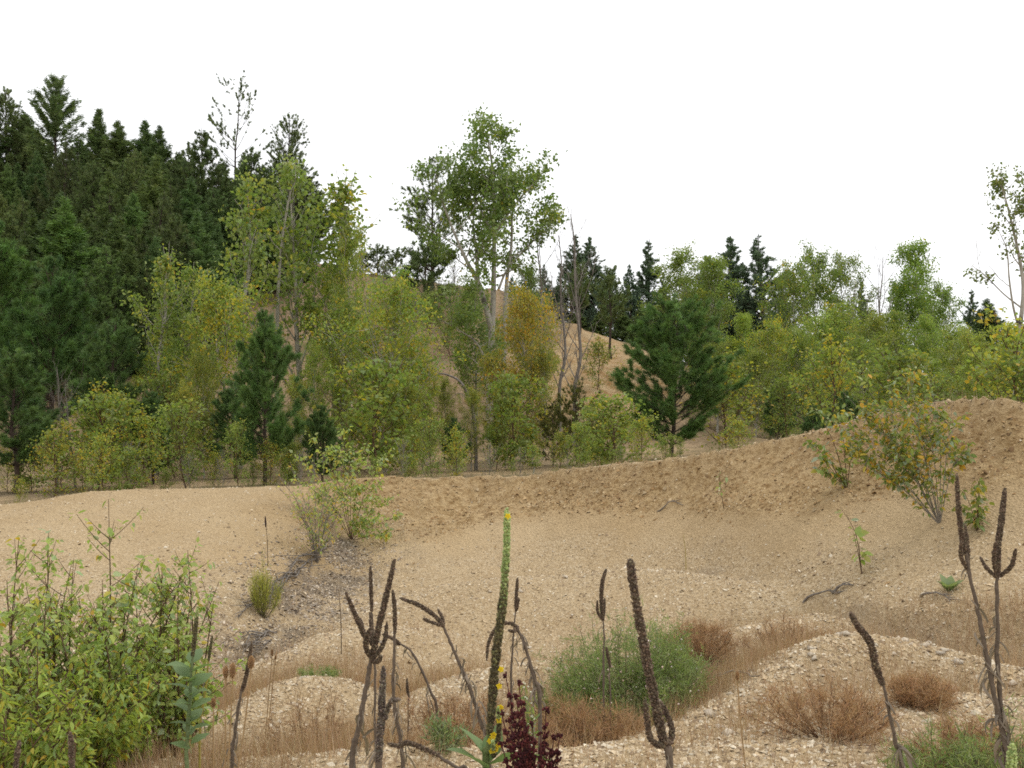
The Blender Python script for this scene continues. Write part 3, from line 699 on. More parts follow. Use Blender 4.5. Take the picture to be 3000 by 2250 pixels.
for a, t, d in ((1600, 770, 66), (1560, 790, 64), (1800, 782, 62), (1850, 768, 63), (1950, 790, 64), (1640, 800, 60), (1760, 800, 57), (2020, 800, 60), (2180, 820, 60), (2290, 830, 62), (1500, 800, 66)):
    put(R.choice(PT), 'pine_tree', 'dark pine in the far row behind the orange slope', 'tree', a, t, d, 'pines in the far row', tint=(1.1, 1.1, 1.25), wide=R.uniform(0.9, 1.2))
for a, t, d in ((1560, 850, 58), (1620, 880, 57), (1690, 900, 56), (1750, 910, 55), (1820, 900, 56), (1880, 890, 55), (1930, 930, 52), (1850, 960, 53), (1720, 870, 60), (1640, 925, 54), (1595, 935, 54), (1550, 915, 54.5), (1500, 880, 55)):
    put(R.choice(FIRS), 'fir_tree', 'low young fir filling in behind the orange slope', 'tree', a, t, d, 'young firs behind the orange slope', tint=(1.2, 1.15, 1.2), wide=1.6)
SLP = conifer(170, 3.6, 0.95, 'pine', 0.36, 14, 5, 420, 11, 0.17, 0.03, PINE_C, 0.1, 0.45)
put(SLP, 'pine_tree', 'small pine with bare trunk and exposed roots standing on the orange slope', 'tree', 1790, 855, 47, h=4.2)
put(SLP, 'pine_tree', 'small pine higher on the orange slope below the paired pines', 'tree', 1697, 830, 49.5, h=3.6)
put(FIRS[0], 'fir_tree', 'dark rounded evergreen at the edge of the wood beside the right cottonwood', 'tree', 2905, 868, 48, tint=(0.7, 0.75, 0.75), wide=1.5)

# ------------------------------------------------------------------ the big cottonwood
D0 = 36.0
b0 = P(1432, 1395, D0); gb = gz(b0[0], D0) - 0.1
def rel(pts, d=D0, dy=None):
    o = np.array([b0[0], D0, gb]); r = np.array([P(a, b, d) for a, b in pts]) - o
    if dy is not None: r[:, 1] += np.linspace(0, dy, len(pts))
    return r
trunk_pts = np.vstack([[0, 0, 0], rel([(1435, 1250), (1436, 1100), (1442, 960), (1446, 860), (1448, 700), (1447, 560), (1440, 470), (1425, 385)])])
big = deciduous(200, 12.6, [
    (trunk_pts, 0.17, 0.02, 0.5),
    (rel([(1440, 960), (1418, 880), (1398, 820), (1372, 775), (1340, 705), (1300, 600), (1282, 520)], dy=-0.9), 0.12, 0.012, 0.4),
    (rel([(1400, 822), (1396, 740), (1385, 650), (1390, 560)], dy=0.8), 0.08, 0.012, 0.4),
    (rel([(1470, 1180), (1478, 1000), (1484, 830), (1498, 720), (1502, 600), (1520, 520)], dy=0.7), 0.11, 0.012, 0.45),
    (rel([(1448, 690), (1478, 645), (1530, 580), (1580, 530)], dy=-0.6), 0.06, 0.01, 0.3),
    (rel([(1448, 690), (1420, 635), (1385, 560), (1365, 480)], dy=0.5), 0.06, 0.01, 0.3),
    (rel([(1460, 850), (1490, 780), (1560, 700), (1590, 650)], dy=0.9), 0.05, 0.01, 0.35),
    (rel([(1436, 1100), (1400, 1010), (1330, 960), (1290, 940)], dy=-0.7), 0.05, 0.01, 0.2),
    (rel([(1436, 1150), (1410, 1080), (1370, 1040)], dy=0.6), 0.04, 0.01, 0.2),
    ], spread=0.19, n1=76, nleaf=17000, leaf=0.13, wts=[5, 5, 2, 0.25, 0.05, 1.2], up=0.8, sub=0.8, tuft=0.18)
root = thing('cottonwood_tree', 'tallest cottonwood with pale forked trunks and loose crown against the sky', 'tree', (b0[0], D0, gb))
for nm, me, kd in big.parts:
    o = link(nm, me, root)
    if nm == 'crown': o.color = (0.8, 0.84, 0.85, 1)

# ------------------------------------------------------------------ other broadleaf trees
CW = [deciduous(210 + i, 8, None, (0.12, 0.1, 0.15, 0.08)[i], (0.4, 0.44, 0.34, 0.42)[i], 46, 12500, 0.12, (W_GREEN, W_MIX, W_GREEN, W_MIX)[i], 1.15, sub=0.9, tuft=0.17) for i in range(4)]
SL = [deciduous(220 + i, 6, None, (0.25, 0.2, 0.3)[i], (0.22, 0.26, 0.2)[i], 30, 2800, 0.1, (W_MIX, W_GREEN, W_MIX)[i], 1.5, sub=0.9, tuft=0.12, bare=0.15) for i in range(3)]
YL = [deciduous(230 + i, 5, None, 0.04, (0.42, 0.5)[i], 44, 9500, 0.092, W_YEL, 1.1, sub=1.1, tuft=0.15) for i in range(2)]
BARE = [deciduous(240 + i, 7, None, 0.2, (0.3, 0.24)[i], 20, 0, 0.1, up=1.6, sub=1.2, bark=M_DEAD, r0=0.075) for i in range(2)]
def cw(pr, nm, lb, a, t, d, tint=(1, 1, 1), wide=1.0, group=None, rz=None): return put(pr, nm, lb, 'tree', a, t, d, group, tint, wide, rz)

cw(SL[0], 'cottonwood_tree', 'slender cottonwood with bare lower twigs and yellowing leafy top before the dark firs', 705, 565, 29)
cw(SL[2], 'cottonwood_tree', 'young cottonwood with twin leafy leaders beside the yellow tree', 460, 752, 27)
cw(SL[1], 'cottonwood_tree', 'short leaning cottonwood shoot beside the twin leader cottonwood', 545, 815, 28)
cw(SL[2], 'cottonwood_tree', 'pale stemmed cottonwood with wispy top beside the bare slope', 955, 540, 31, (1.05, 1.05, 0.95), 1.25)
cw(SL[1], 'cottonwood_tree', 'thin cottonwood leaning beside the see-through pine', 880, 530, 30.5)
cw(CW[3], 'cottonwood_tree', 'bushy yellow green cottonwood below the wispy topped one', 1030, 730, 30, (1.1, 1.05, 0.85), 0.5)
cw(YL[0], 'cottonwood_tree', 'bright yellow leaved cottonwood left of the front pine', 640, 880, 27, (1.0, 1.0, 0.85))
cw(YL[1], 'cottonwood_tree', 'broad yellowing cottonwood leaning over the rim beside the wispy topped tree', 1130, 880, 26, (0.92, 0.95, 0.85), 1.0)
cw(YL[0], 'cottonwood_tree', 'orange and yellow leaved cottonwood in front of the tallest cottonwood', 1535, 900, 29.5, (1.15, 0.85, 0.7), 0.85)
cw(CW[0], 'cottonwood_tree', 'leafy green cottonwood filling the base of the tallest cottonwood', 1395, 850, 38, (0.85, 0.88, 0.8), 0.9)
cw(CW[2], 'cottonwood_tree', 'green cottonwood right behind the pale trunks of the tallest cottonwood', 1555, 820, 41, (0.7, 0.78, 0.75), 0.8)
for a, t, d, k, lb in ((1600, 655, 36, 0, 'leafless grey tree with fanned branches right of the tallest cottonwood'), (1640, 690, 37, 1, 'shorter leafless tree between the fanned one and the arching limbed one'), (1680, 628, 35, 1, 'leafless pale tree with one arching limb above the orange slope'), (2555, 760, 40, 0, 'leafless grey cottonwood rising from the middle of the green wood'), (2500, 850, 41, 1, 'smaller leafless cottonwood beside the grey one in the green wood'),
        (170, 1075, 23.5, 1, 'small dead grey tree behind the left rim with forked top'), (225, 1110, 23, 0, 'small dead grey tree behind the left rim with twiggy side branches')):
    put(BARE[k], 'dead_tree', lb, 'tree', a, t, d)
# leaning pale snag
pts = [P(812, 1010, 30), P(815, 860, 30), P(825, 720, 30), P(845, 590, 30), P(862, 535, 30)]
g0 = gz(pts[0][0], 30.0); o = np.array([pts[0][0], 30.0, g0])
a_ = Acc(); tube(a_, curve(np.vstack([[0, 0, -0.1], np.array(pts) - o]), 20), np.linspace(0.075, 0.02, 20), 7)
for q in ((0.5, -0.6, 0.5), (0.62, 0.5, 0.4), (0.75, -0.4, 0.5)):
    c = curve(np.array(pts) - o, 20)[int(q[0] * 19)]; tube(a_, curve([c, c + [q[1] * 0.5, 0.1, q[2] * 0.6], c + [q[1], 0.2, q[2] * 1.9]], 8), np.linspace(0.02, 0.005, 8), 4)
sn = thing('dead_tree', 'leaning pale snag trunk in front of the see-through pine', 'tree', tuple(o)); link('trunk', a_.mesh('trunk', M_PALE, True), sn)
# arched dead stem in the middle
pts = [P(1390, 1250, 26), P(1385, 1150, 26), P(1370, 1100, 26), P(1335, 1110 - 5, 26), P(1290, 1093, 26)]
pts = [P(1395, 1390, 26), P(1392, 1260, 26), P(1380, 1180, 26), P(1350, 1120, 26), P(1310, 1098, 26), P(1285, 1094, 26)]
o = np.array([pts[0][0], 26.0, gz(pts[0][0], 26.0)])
a_ = Acc(); tube(a_, curve(np.vstack([[0, 0, -0.1], np.array(pts)[1:] - o]), 22), np.linspace(0.05, 0.018, 22), 6)
c = np.array(pts[2]) - o
for s_ in (-1, 1): tube(a_, curve([c, c + [0.3 * s_, 0.1, 0.25], c + [0.55 * s_, 0.2, 0.1]], 8), np.linspace(0.012, 0.004, 8), 4)
sn = thing('dead_tree', 'dead grey stem bent over in an arch behind the rim', 'tree', tuple(o)); link('trunk', a_.mesh('trunk', M_DEAD, True), sn)

# right-hand wood
wood_named = [(1985, 765, 45, CW[0], (0.95, 0.95, 0.8), 1.0, 'big rounded olive green cottonwood behind the front right pine'), (2065, 800, 44, CW[2], (0.9, 0.92, 0.85), 0.95, 'olive cottonwood shoulder to shoulder with the big rounded one'),
    (2160, 955, 38, CW[2], (1.2, 1.2, 0.9), 0.8, 'light green pointed cottonwood below the slimmer twin pine'), (2265, 975, 36, YL[0], (1.0, 1.0, 0.8), 0.8, 'pointed yellow cottonwood below the broader twin pine'),
    (2330, 820, 43, CW[1], (0.85, 0.88, 0.8), 0.85, 'hazy green cottonwood beside the broader twin pine'), (2410, 775, 44, CW[0], (0.85, 0.88, 0.8), 0.75, 'tall wispy cottonwood left of the leafless grey one'), (2475, 790, 45, CW[3], (0.8, 0.82, 0.75), 0.75, 'wispy cottonwood with orange sprigs behind the leafless grey one'),
    (2690, 765, 45, CW[2], (0.95, 1.05, 0.85), 0.85, 'tall green cottonwood with upswept top right of the leafless grey one'), (2620, 850, 46, CW[0], (0.9, 1.0, 0.85), 0.8, 'green cottonwood between the leafless grey one and the upswept one'), (2775, 868, 43, CW[0], (0.9, 0.98, 0.85), 0.8, 'green cottonwood sloping down from the upswept one')]
for a, t, d, pr, tn, wd, lb in wood_named: cw(pr, 'cottonwood_tree', lb, a, t, d, tn, wd)
for a, t, d in ((2100, 1000, 37), (2210, 1050, 35), (2330, 1000, 37), (2400, 960, 38), (2470, 930, 39), (2560, 960, 37), (2640, 950, 38), (2720, 960, 36), (2800, 985, 34), (2870, 1000, 32), (2940, 985, 31), (3010, 990, 30), (2420, 1060, 32), (2600, 1070, 31), (2720, 1080, 28), (2860, 1060, 27), (2980, 1050, 25), (3060, 960, 33), (2520, 1020, 34)):
    tn = tint_of(0.85, 1.2, (R.uniform(0.95, 1.15), 1.0, 0.85)); tone = 'deep' if tn[1] < 0.97 else ('mid' if tn[1] < 1.08 else 'fresh')
    cw(R.choice(CW), 'cottonwood_tree', 'low %s green cottonwood in the thicket below %s' % (tone, mark(a, LM_RIM)), a, t, d, tn, R.uniform(0.9, 1.2), tone + ' thicket cottonwoods below ' + mark(a, LM_RIM))
for a, t, d, k in ((560, 1010, 30, 1), (480, 1050, 29, 3), (600, 1060, 25.5, 1), (920, 1040, 27, 3), (1010, 930, 29, 1), (1090, 1000, 28, 3), (1190, 1010, 28, 1), (1240, 1080, 27, 3), (1300, 1130, 29, 0), (1450, 1060, 30, 1), (1480, 1120, 27, 3), (1590, 1050, 29, 1), (1380, 1160, 26, 1), (1180, 1130, 24.5, 3), (540, 1150, 24.5, 1), (400, 1130, 28, 3), (860, 1130, 24.5, 1)):
    cw(CW[k] if k < 4 else YL[0], 'cottonwood_tree', 'young mixed green and yellow cottonwood crowded beside ' + mark(a, LM_RIM), a, t, d, tint_of(0.85, 1.1, (R.uniform(0.95, 1.2), 1.0, 0.8)), R.uniform(0.55, 0.85), 'crowded young cottonwoods beside ' + mark(a, LM_RIM))
edge_limbs = lambda: None
De = 22.0
e0 = P(2965, 1190, De); ge = gz(e0[0], De) - 0.1; oe = np.array([e0[0], De, ge])
relE = lambda pts, dy=0.0: np.array([P(a, b, De) for a, b in pts]) - oe + np.linspace(0, dy, len(pts))[:, None] * np.array([0, 1, 0])
edge = deciduous(250, 7.5, [(np.vstack([[0, 0, 0], relE([(2985, 1000), (2998, 850), (2985, 750), (2965, 660), (2945, 580), (2930, 540)])]), 0.06, 0.008, 0.35), (relE([(2985, 960), (2960, 900), (2940, 820), (2925, 740), (2895, 690)], -0.5), 0.03, 0.006, 0.4),
    (relE([(2998, 850), (3030, 760), (3040, 640), (3050, 560)], 0.4), 0.035, 0.006, 0.3), (relE([(2990, 900), (2950, 860), (2900, 800), (2870, 770)], 0.4), 0.02, 0.005, 0.4)], spread=0.12, n1=26, nleaf=1700, leaf=0.08, wts=[4, 5, 2, 0.2, 0.05, 1], up=1.3, sub=0.9, tuft=0.09, bare=0.3, hang=0.5)
root = thing('cottonwood_tree', 'sparse dark leaved cottonwood with thin bare twigs at the right end of the wood', 'tree', tuple(oe))
for nm, me, kd in edge.parts:
    o = link(nm, me, root)
    if nm == 'crown': o.color = (0.75, 0.7, 0.75, 1)

# ------------------------------------------------------------------ young pines on the shelf behind the rim
YP = [conifer(300 + i, (4.2, 4.6, 4.0)[i], (1.35, 1.8, 1.2)[i], 'pine', (0.14, 0.1, 0.2)[i], (20, 22, 16)[i], 7, (1900, 3300, 1300)[i], 26, 0.18, 0.016, [(0.09, 0.155, 0.042), (0.105, 0.18, 0.048), (0.075, 0.13, 0.042), (0.13, 0.2, 0.06)], 0.06, (0.6, 0.3, 0.5)[i], r0=0.06, clump=(0.5, 0.2, 0.5)[i]) for i in range(3)]
put(YP[1], 'pine_tree', 'full bushy young pine with dense crown standing right of the orange slope', 'tree', 1965, 918, 25.5, tint=(1.1, 1.15, 1.0), wide=1.25)
put(YP[0], 'pine_tree', 'young pine with upright tufted leader standing behind the rim by the yellow tree', 'tree', 778, 918, 20.5, tint=(1.1, 1.15, 1.05), wide=0.95)
put(YP[2], 'pine_tree', 'young pine with round tufted head and bare lower trunk', 'tree', 326, 945, 26)
put(YP[0], 'pine_tree', 'tall young pine between the dead grey trees and the dense hill stand', 'tree', 150, 760, 31, tint=(0.9, 1.0, 0.95))
put(YP[2], 'pine_tree', 'young pine with dark trunk on the shelf beside the dead grey trees', 'tree', 45, 1030, 22, wide=1.3)
put(YP[0], 'pine_tree', 'bright tufted young pine behind the pine with dark trunk', 'tree', -30, 660, 33, tint=(1.1, 1.2, 1))
for a, t, d, lb in ((945, 1190, 21, 'small pine sapling beside the pine with upright leader'), (450, 1150, 23.5, 'small pine sapling under the twin leader cottonwood'), (1330, 1225, 25, 'small dark pine sapling by the arched dead stem'), (2470, 1150, 19, 'small blue green pine just behind the right bank'), (2380, 1190, 20, 'smaller pine beside the blue green pine behind the right bank'), (2280, 1108, 30, 'narrow dark pine in front of the yellow cottonwood'), (690, 1120, 25, 'young pine hidden behind the yellow cottonwood')):
    put(YP[0], 'pine_tree', lb, 'tree', a, t, d, wide=1.1)
OL = conifer(320, 2.8, 1.25, 'pine', 0.04, 14, 7, 620, 24, 0.15, 0.012, [(0.12, 0.125, 0.024), (0.15, 0.14, 0.028), (0.09, 0.105, 0.024)], 0.02, 0.45, r0=0.035)
for a, t, d, w, lb in ((1690, 1128, 26, 1.0, 'olive feathery bush left of the bushy young pine'), (1620, 1180, 27, 0.8, 'smaller olive feathery bush beside the orange cottonwood'), (1780, 1230, 24, 1.0, 'low olive feathery bush at the foot of the bushy young pine')):
    put(OL, 'feathery_bush', lb, 'bush', a, t, d, wide=w)

# ------------------------------------------------------------------ undergrowth along the rim
SH = [deciduous(400 + i, 1.6, None, 0.03, 0.6, 24, (2300, 1700, 2100)[i], (0.07, 0.06, 0.055)[i], (W_MIX, W_YEL, W_GREEN)[i], 1.3, bark=M_TWIG, r0=0.014, sub=1.1, tuft=0.07) for i in range(3)]
TW = deciduous(410, 1.5, None, 0.05, 0.5, 26, 160, 0.05, W_YEL, 1.3, bark=M_GREY, r0=0.012, sub=1.6, tuft=0.07)
for a, t, d, k in [(20, 1290, 21, 1), (90, 1270, 22, 0), (150, 1300, 20.5, 1), (200, 1320, 20, 1), (260, 1290, 22, 1), (310, 1330, 21, 0), (350, 1230, 25, 1), (300, 1220, 26, 1), (400, 1300, 22, 2), (440, 1330, 20.5, 1), (500, 1280, 23, 2), (540, 1300, 21, 2), (590, 1260, 22, 0), (640, 1290, 21, 1), (700, 1280, 21, 2), (760, 1320, 20, 1), (820, 1260, 21, 0), (860, 1290, 20.5, 2),
        (1080, 1240, 21, 0), (1160, 1230, 22, 0), (1220, 1260, 21.5, 1), (1290, 1270, 23, 2), (1350, 1290, 22, 1), (1440, 1240, 24, 2), (1500, 1220, 25, 0), (1560, 1250, 24, 1), (1620, 1270, 22, 1), (1700, 1250, 23, 2), (1760, 1260, 20.5, 0), (1820, 1270, 20, 0), (1880, 1265, 20, 1), (1950, 1240, 19.5, 2), (2000, 1270, 19, 0), (2060, 1200, 24, 1), (2140, 1180, 24, 1), (2200, 1170, 23, 2), (2280, 1190, 21, 1), (2330, 1180, 22, 2), (2420, 1140, 24, 1), (2560, 1120, 22, 2), (2650, 1110, 21, 0), (2760, 1090, 20, 2), (2950, 1090, 16, 1), (3010, 1060, 18, 0)]:
    if R.random() < 0.25 or 690 < a < 850 or 1780 < a < 2080 and t < 1250: continue
    put(SH[k], 'leafy_shrub', 'low %s shrub behind the rim by %s' % (('mixed green', 'yellowing', 'plain green')[k], mark(a, LM_RIM)), 'shrub', a + R.uniform(-25, 25), t + R.choice((-130, -80, -40, -10, 30, 50)), d + R.uniform(-0.8, 3.5), '%s shrubs by %s' % (('mixed green', 'yellowing', 'plain green')[k], mark(a, LM_RIM)), tint_of(0.8, 1.1, (1, 1, 0.9)), R.uniform(0.9, 1.4))
for a, t, d, k in ((1640, 1330, 18.9, 1), (1700, 1305, 18.6, 0), (1760, 1295, 18.4, 0), (1815, 1300, 18.2, 1), (1880, 1285, 18.0, 0), (1945, 1255, 17.9, 2), (1995, 1275, 17.8, 0), (700, 1345, 19.6, 2), (790, 1335, 19.4, 1), (850, 1330, 19.5, 0), (1600, 1310, 20, 2), (1100, 1350, 19.6, 2), (1450, 1350, 19.6, 1), (480, 1360, 19.5, 2), (600, 1350, 19.5, 0), (60, 1390, 18.4, 1), (130, 1375, 18.8, 0), (230, 1370, 18.8, 2), (300, 1350, 19.2, 1), (370, 1350, 19.2, 0), (540, 1340, 19.2, 1), (660, 1325, 19.4, 0), (740, 1330, 19.2, 2), (900, 1330, 19.3, 1), (1200, 1320, 19.3, 0), (1270, 1335, 19.3, 2), (1340, 1330, 19.4, 1), (1400, 1315, 19.4, 0), (1500, 1310, 19.3, 2), (1560, 1300, 19.2, 0), (2080, 1265, 17.3, 2), (2160, 1240, 16.9, 1), (2250, 1225, 16.6, 2)):
    if R.random() < 0.35: continue
    t += R.choice((-75, -45, -15, 10, 25, 35)); pk = SH[k] if R.random() < 0.7 else SL[k]; d += R.uniform(-0.3, 1.6)
    put(pk, 'leafy_shrub', 'short %s shrub right on the rim by %s' % (('mixed green', 'yellowing', 'plain green')[k], mark(a, LM_RIM)), 'shrub', a, t, d, 'short %s rim shrubs by %s' % (('mixed green', 'yellowing', 'plain green')[k], mark(a, LM_RIM)), tint_of(0.8, 1.1, (1, 1, 0.9)), R.uniform(0.8, 1.4) * (1.0 if pk is SH[k] else 1.9))
for a, t, d in ((380, 1310, 21), (650, 1330, 20), (880, 1330, 20), (1180, 1300, 20), (1430, 1310, 20.5), (1520, 1320, 20), (1660, 1300, 19.5), (560, 1340, 20), (1250, 1320, 20.5), (1340, 1340, 20)):
    put(TW, 'twiggy_shrub', 'nearly leafless grey twiggy shrub behind the rim by ' + mark(a, LM_RIM), 'shrub', a, t, d, 'grey twiggy shrubs by ' + mark(a, LM_RIM), wide=R.uniform(0.9, 1.3))
for a, t, d, pr in ((880, 850, 56, TW), (1330, 830, 53, TW), (1290, 890, 50, TW), (1000, 800, 57, SH[2]), (1260, 1000, 47, SH[2]), (1060, 830, 55, TW), (1120, 850, 53, TW), (1180, 900, 50, SH[2]), (1080, 920, 49, TW), (1150, 980, 46, SH[2]), (1220, 940, 48, TW), (1340, 930, 48, TW), (1500, 930, 49, TW), (1560, 950, 48, SH[2]), (1640, 990, 47, TW), (1600, 1060, 44, SH[2]), (1320, 1040, 45, SH[2]), (1040, 1000, 46, TW), (960, 900, 51, SH[2]), (1750, 1130, 42, SH[1])):
    put(pr, 'hillside_shrub', 'small %s on the bare hillside behind %s' % ('grey twiggy shrub' if pr is TW else 'green scrubby shrub', mark(a, LM_RIM)), 'shrub', a, t, d, ('twiggy' if pr is TW else 'green') + ' hillside scrub behind ' + mark(a, LM_RIM), (0.8, 0.8, 0.8), 1.3, h=1.7)

# ------------------------------------------------------------------ near plants with single leaves
def leaf_mesh(name, wd=0.72, bend=-0.12, mat=M_LEAF1):
    """pointed oval leaf, 1 long, folded along the midrib and curling down"""
    ys = np.array([0.0, 0.22, 0.5, 0.78, 1.0]); ws = np.array([0.05, 0.42, 0.46, 0.24, 0.0]) * wd
    zs = bend * ys ** 2
    V = []
    for y, w, z in zip(ys, ws, zs): V += [(-w, y, z + w * 0.22), (0, y, z), (w, y, z + w * 0.22)]
    F = []
    for i in range(4):
        a = i * 3; F += [(a, a + 1, a + 4, a + 3), (a + 1, a + 2, a + 5, a + 4)]
    acc = Acc(); acc.add(V, np.array(F))
    return acc.mesh(name, mat, True)
LEAVES = [leaf_mesh('leaf', 0.66, -0.12), leaf_mesh('leaf', 0.54, -0.3), leaf_mesh('leaf', 0.6, 0.08)]
NARROW = [leaf_mesh('leaf', 0.38, -0.15), leaf_mesh('leaf', 0.44, -0.3)]
def ovates(acc, pos, dirs, nrm, ln, wd, col):
    """leaves of near plants: 5 verts, folded"""
    n = len(pos); d = unit(dirs); s = unit(np.cross(d, nrm)); u = np.cross(s, d)
    ln = np.broadcast_to(ln, (n,))[:, None]; wd = np.broadcast_to(wd, (n,))[:, None]
    V = np.stack([pos, pos + d * ln * 0.3 + s * wd * 0.48 + u * wd * 0.14, pos + d * ln * 0.68 + s * wd * 0.33 + u * wd * 0.02, pos + d * ln - u * ln * 0.15,
                  pos + d * ln * 0.68 - s * wd * 0.33 + u * wd * 0.02, pos + d * ln * 0.3 - s * wd * 0.48 + u * wd * 0.14], 1).reshape(-1, 3)
    b = np.arange(n)[:, None] * 6
    F = [np.concatenate([b + [0, 1, 2, 3], b + [0, 3, 4, 5]])]
    acc.add(V, F, np.repeat(np.broadcast_to(col, (n, 3)), 6, 0))

def sapling(seed, name, label, nx, top, d, group=None, stems=4, spread=0.25, leaf=0.075, nleaf=420, nsingle=110, cols=GREEN, wts=(3, 3, 3, 0.4, 0.25, 2.2), narrow=False, lean=(0, 0), base_nx=None, stem_mat=M_TWIG, side=9, asp=0.58, h=None, tips=None, low=0.12, ground=None):
    rng = np.random.default_rng(seed)
    tp = P(nx, top, d); bx = P(base_nx if base_nx is not None else nx, top, d)[0]
    g = gz(bx, d) if ground is None else ground; o = np.array([bx, d, g - 0.03]); H = h or max(0.3, tp[2] - g)
    root = thing(name, label, 'sapling' if 'sapling' in name else 'bush', tuple(o), group)
    wood = Acc(); A, Dr, Hh = [], [], []
    for s_ in range(stems):
        if tips: e = np.array(tips[s_ % len(tips)]) ; e = P(*e) - o
        elif s_ == 0: e = tp - o
        else:
            az = rng.uniform(0, 6.28); r = spread * H * rng.uniform(0.5, 1.15); e = np.array([math.cos(az) * r, math.sin(az) * r * 0.7, H * rng.uniform(0.45, 0.95)])
            e[0] += (tp[0] - o[0]) * 0.6
        m = e * 0.5 + np.array([e[0] * -0.12, e[1] * -0.12, 0.05 * H]) + rng.normal(0, 0.03 * H, 3)
        c = curve([np.zeros(3), m, e], 16); tube(wood, c, np.linspace((0.005 + 0.0022 * H) * (0.65 if stems > 12 else 1.0), 0.0016, 16), 5)
        L = np.linalg.norm(e)
        A.append(c[3:]); t = np.gradient(c, axis=0); Dr.append(unit(t[3:])); Hh.append(np.linspace(0.2, 1, 13))
        for j in range(side):
            f = rng.uniform(low, 0.92); k = f * 15; a = int(min(k, 14)); st = c[a] + (c[a + 1] - c[a]) * (k - a)
            az = rng.uniform(0, 6.28); el = math.radians(rng.uniform(15, 60)); dv = np.array([math.cos(az) * math.cos(el), math.sin(az) * math.cos(el), math.sin(el)])
            l2 = L * rng.uniform(0.14, 0.34) * (1.15 - f * 0.8)
            b_ = st + dv * l2 * np.linspace(0, 1, 6)[:, None] + np.array([0, 0, 0.2]) * l2 * np.linspace(0, 1, 6)[:, None] ** 2
            tube(wood, b_, np.linspace(0.003, 0.0013, 6), 3); A.append(b_[1:]); Dr.append(np.repeat(dv[None], 5, 0)); Hh.append(np.full(5, f))
    link('stems', wood.mesh('stems', stem_mat, True), root)
    A = np.concatenate(A); Dr = np.concatenate(Dr)
    idx = rng.choice(len(A), nleaf); jit = rng.random((nleaf, 1)) * 0.6
    idn = np.minimum(idx + 1, len(A) - 1); close = np.linalg.norm(A[idn] - A[idx], axis=1) < 0.25
    pos = A[idx] + np.where(close[:, None], (A[idn] - A[idx]) * jit, 0)
    out = rng.normal(0, 1, (nleaf, 3)); out[:, 2] = out[:, 2] * 0.5 - 0.35; out = unit(out + Dr[idx] * 0.5)
    pet = leaf * rng.uniform(0.2, 0.5, (nleaf, 1)); pos = pos + out * pet
    dirs = unit(out + np.array([0, 0, -0.45]) + rng.normal(0, 0.25, (nleaf, 3)))
    nrm = unit(np.array([0, 0, 1.0]) + rng.normal(0, 0.55, (nleaf, 3)))
    sz = leaf * np.clip(rng.normal(0.9, 0.25, nleaf), 0.4, 1.5)
    col = palette(rng, nleaf, cols, wts, 0.15)
    order = np.argsort(-sz * (1.3 - (pos[:, 1] - pos[:, 1].min()) / (np.ptp(pos[:, 1]) + 1e-6)))
    one, rest = order[:nsingle], order[nsingle:]
    meshes = NARROW if narrow else LEAVES
    for q in one:
        dv = Vector(dirs[q]); sv = dv.cross(Vector(nrm[q])).normalized(); uv = sv.cross(dv)
        lf = link('leaf', meshes[rng.integers(0, len(meshes))], root)
        k = sz[q]
        lf.matrix_basis = Matrix(((sv.x * k, dv.x * k, uv.x * k, pos[q][0]), (sv.y * k, dv.y * k, uv.y * k, pos[q][1]), (sv.z * k, dv.z * k, uv.z * k, pos[q][2]), (0, 0, 0, 1)))
        lf.color = (*col[q], 1)
    if len(rest):
        fo = Acc(); ovates(fo, pos[rest], dirs[rest], nrm[rest], sz[rest], sz[rest] * (0.4 if narrow else asp), col[rest])
        tag(link('foliage', fo.mesh('foliage', M_LEAF), root), kind='stuff')
    return root

BL = [(0.33, 0.405, 0.115), (0.28, 0.36, 0.10), (0.40, 0.455, 0.125), (0.48, 0.43, 0.08), (0.5, 0.34, 0.05), (0.33, 0.40, 0.21)]
# the thicket at the left edge
left = [(318, 1462, 5.6, 3, 'tallest cottonwood shoot with one leafy leader above the left thicket'), (55, 1580, 5.3, 4, 'cottonwood sapling with thin reddish leader at the outer end of the left thicket'), (140, 1570, 5.5, 4, 'cottonwood sapling with two big top leaves beside the outer one of the left thicket'),
    (215, 1640, 5.7, 5, 'bushy cottonwood sapling between the leafy leader and the two leaf top'), (475, 1650, 5.7, 5, 'cottonwood sapling with forked reddish leaders in the left thicket'), (550, 1610, 5.9, 4, 'cottonwood sapling with large drooping top leaves at the inner end of the left thicket'),
    (400, 1690, 6.0, 6, 'dense cottonwood sapling between the leafy leader and the forked one'), (300, 1700, 5.2, 6, 'dense cottonwood sapling in front of the tall leafy leader'), (20, 1700, 4.9, 6, 'dense cottonwood sapling cut by the end of the left thicket'), (520, 1790, 5.3, 6, 'low cottonwood sapling behind the leafy mullein')]
for k, (a, t, d, st, lb) in enumerate(left):
    sapling(500 + k, 'cottonwood_sapling', lb, a, t, d, stems=st + 4, spread=0.24, leaf=0.040, nleaf=(960 if st < 6 else 1250), nsingle=160, cols=BL, wts=(3, 3, 3.5, 0.5, 0.2, 2.0), side=12)
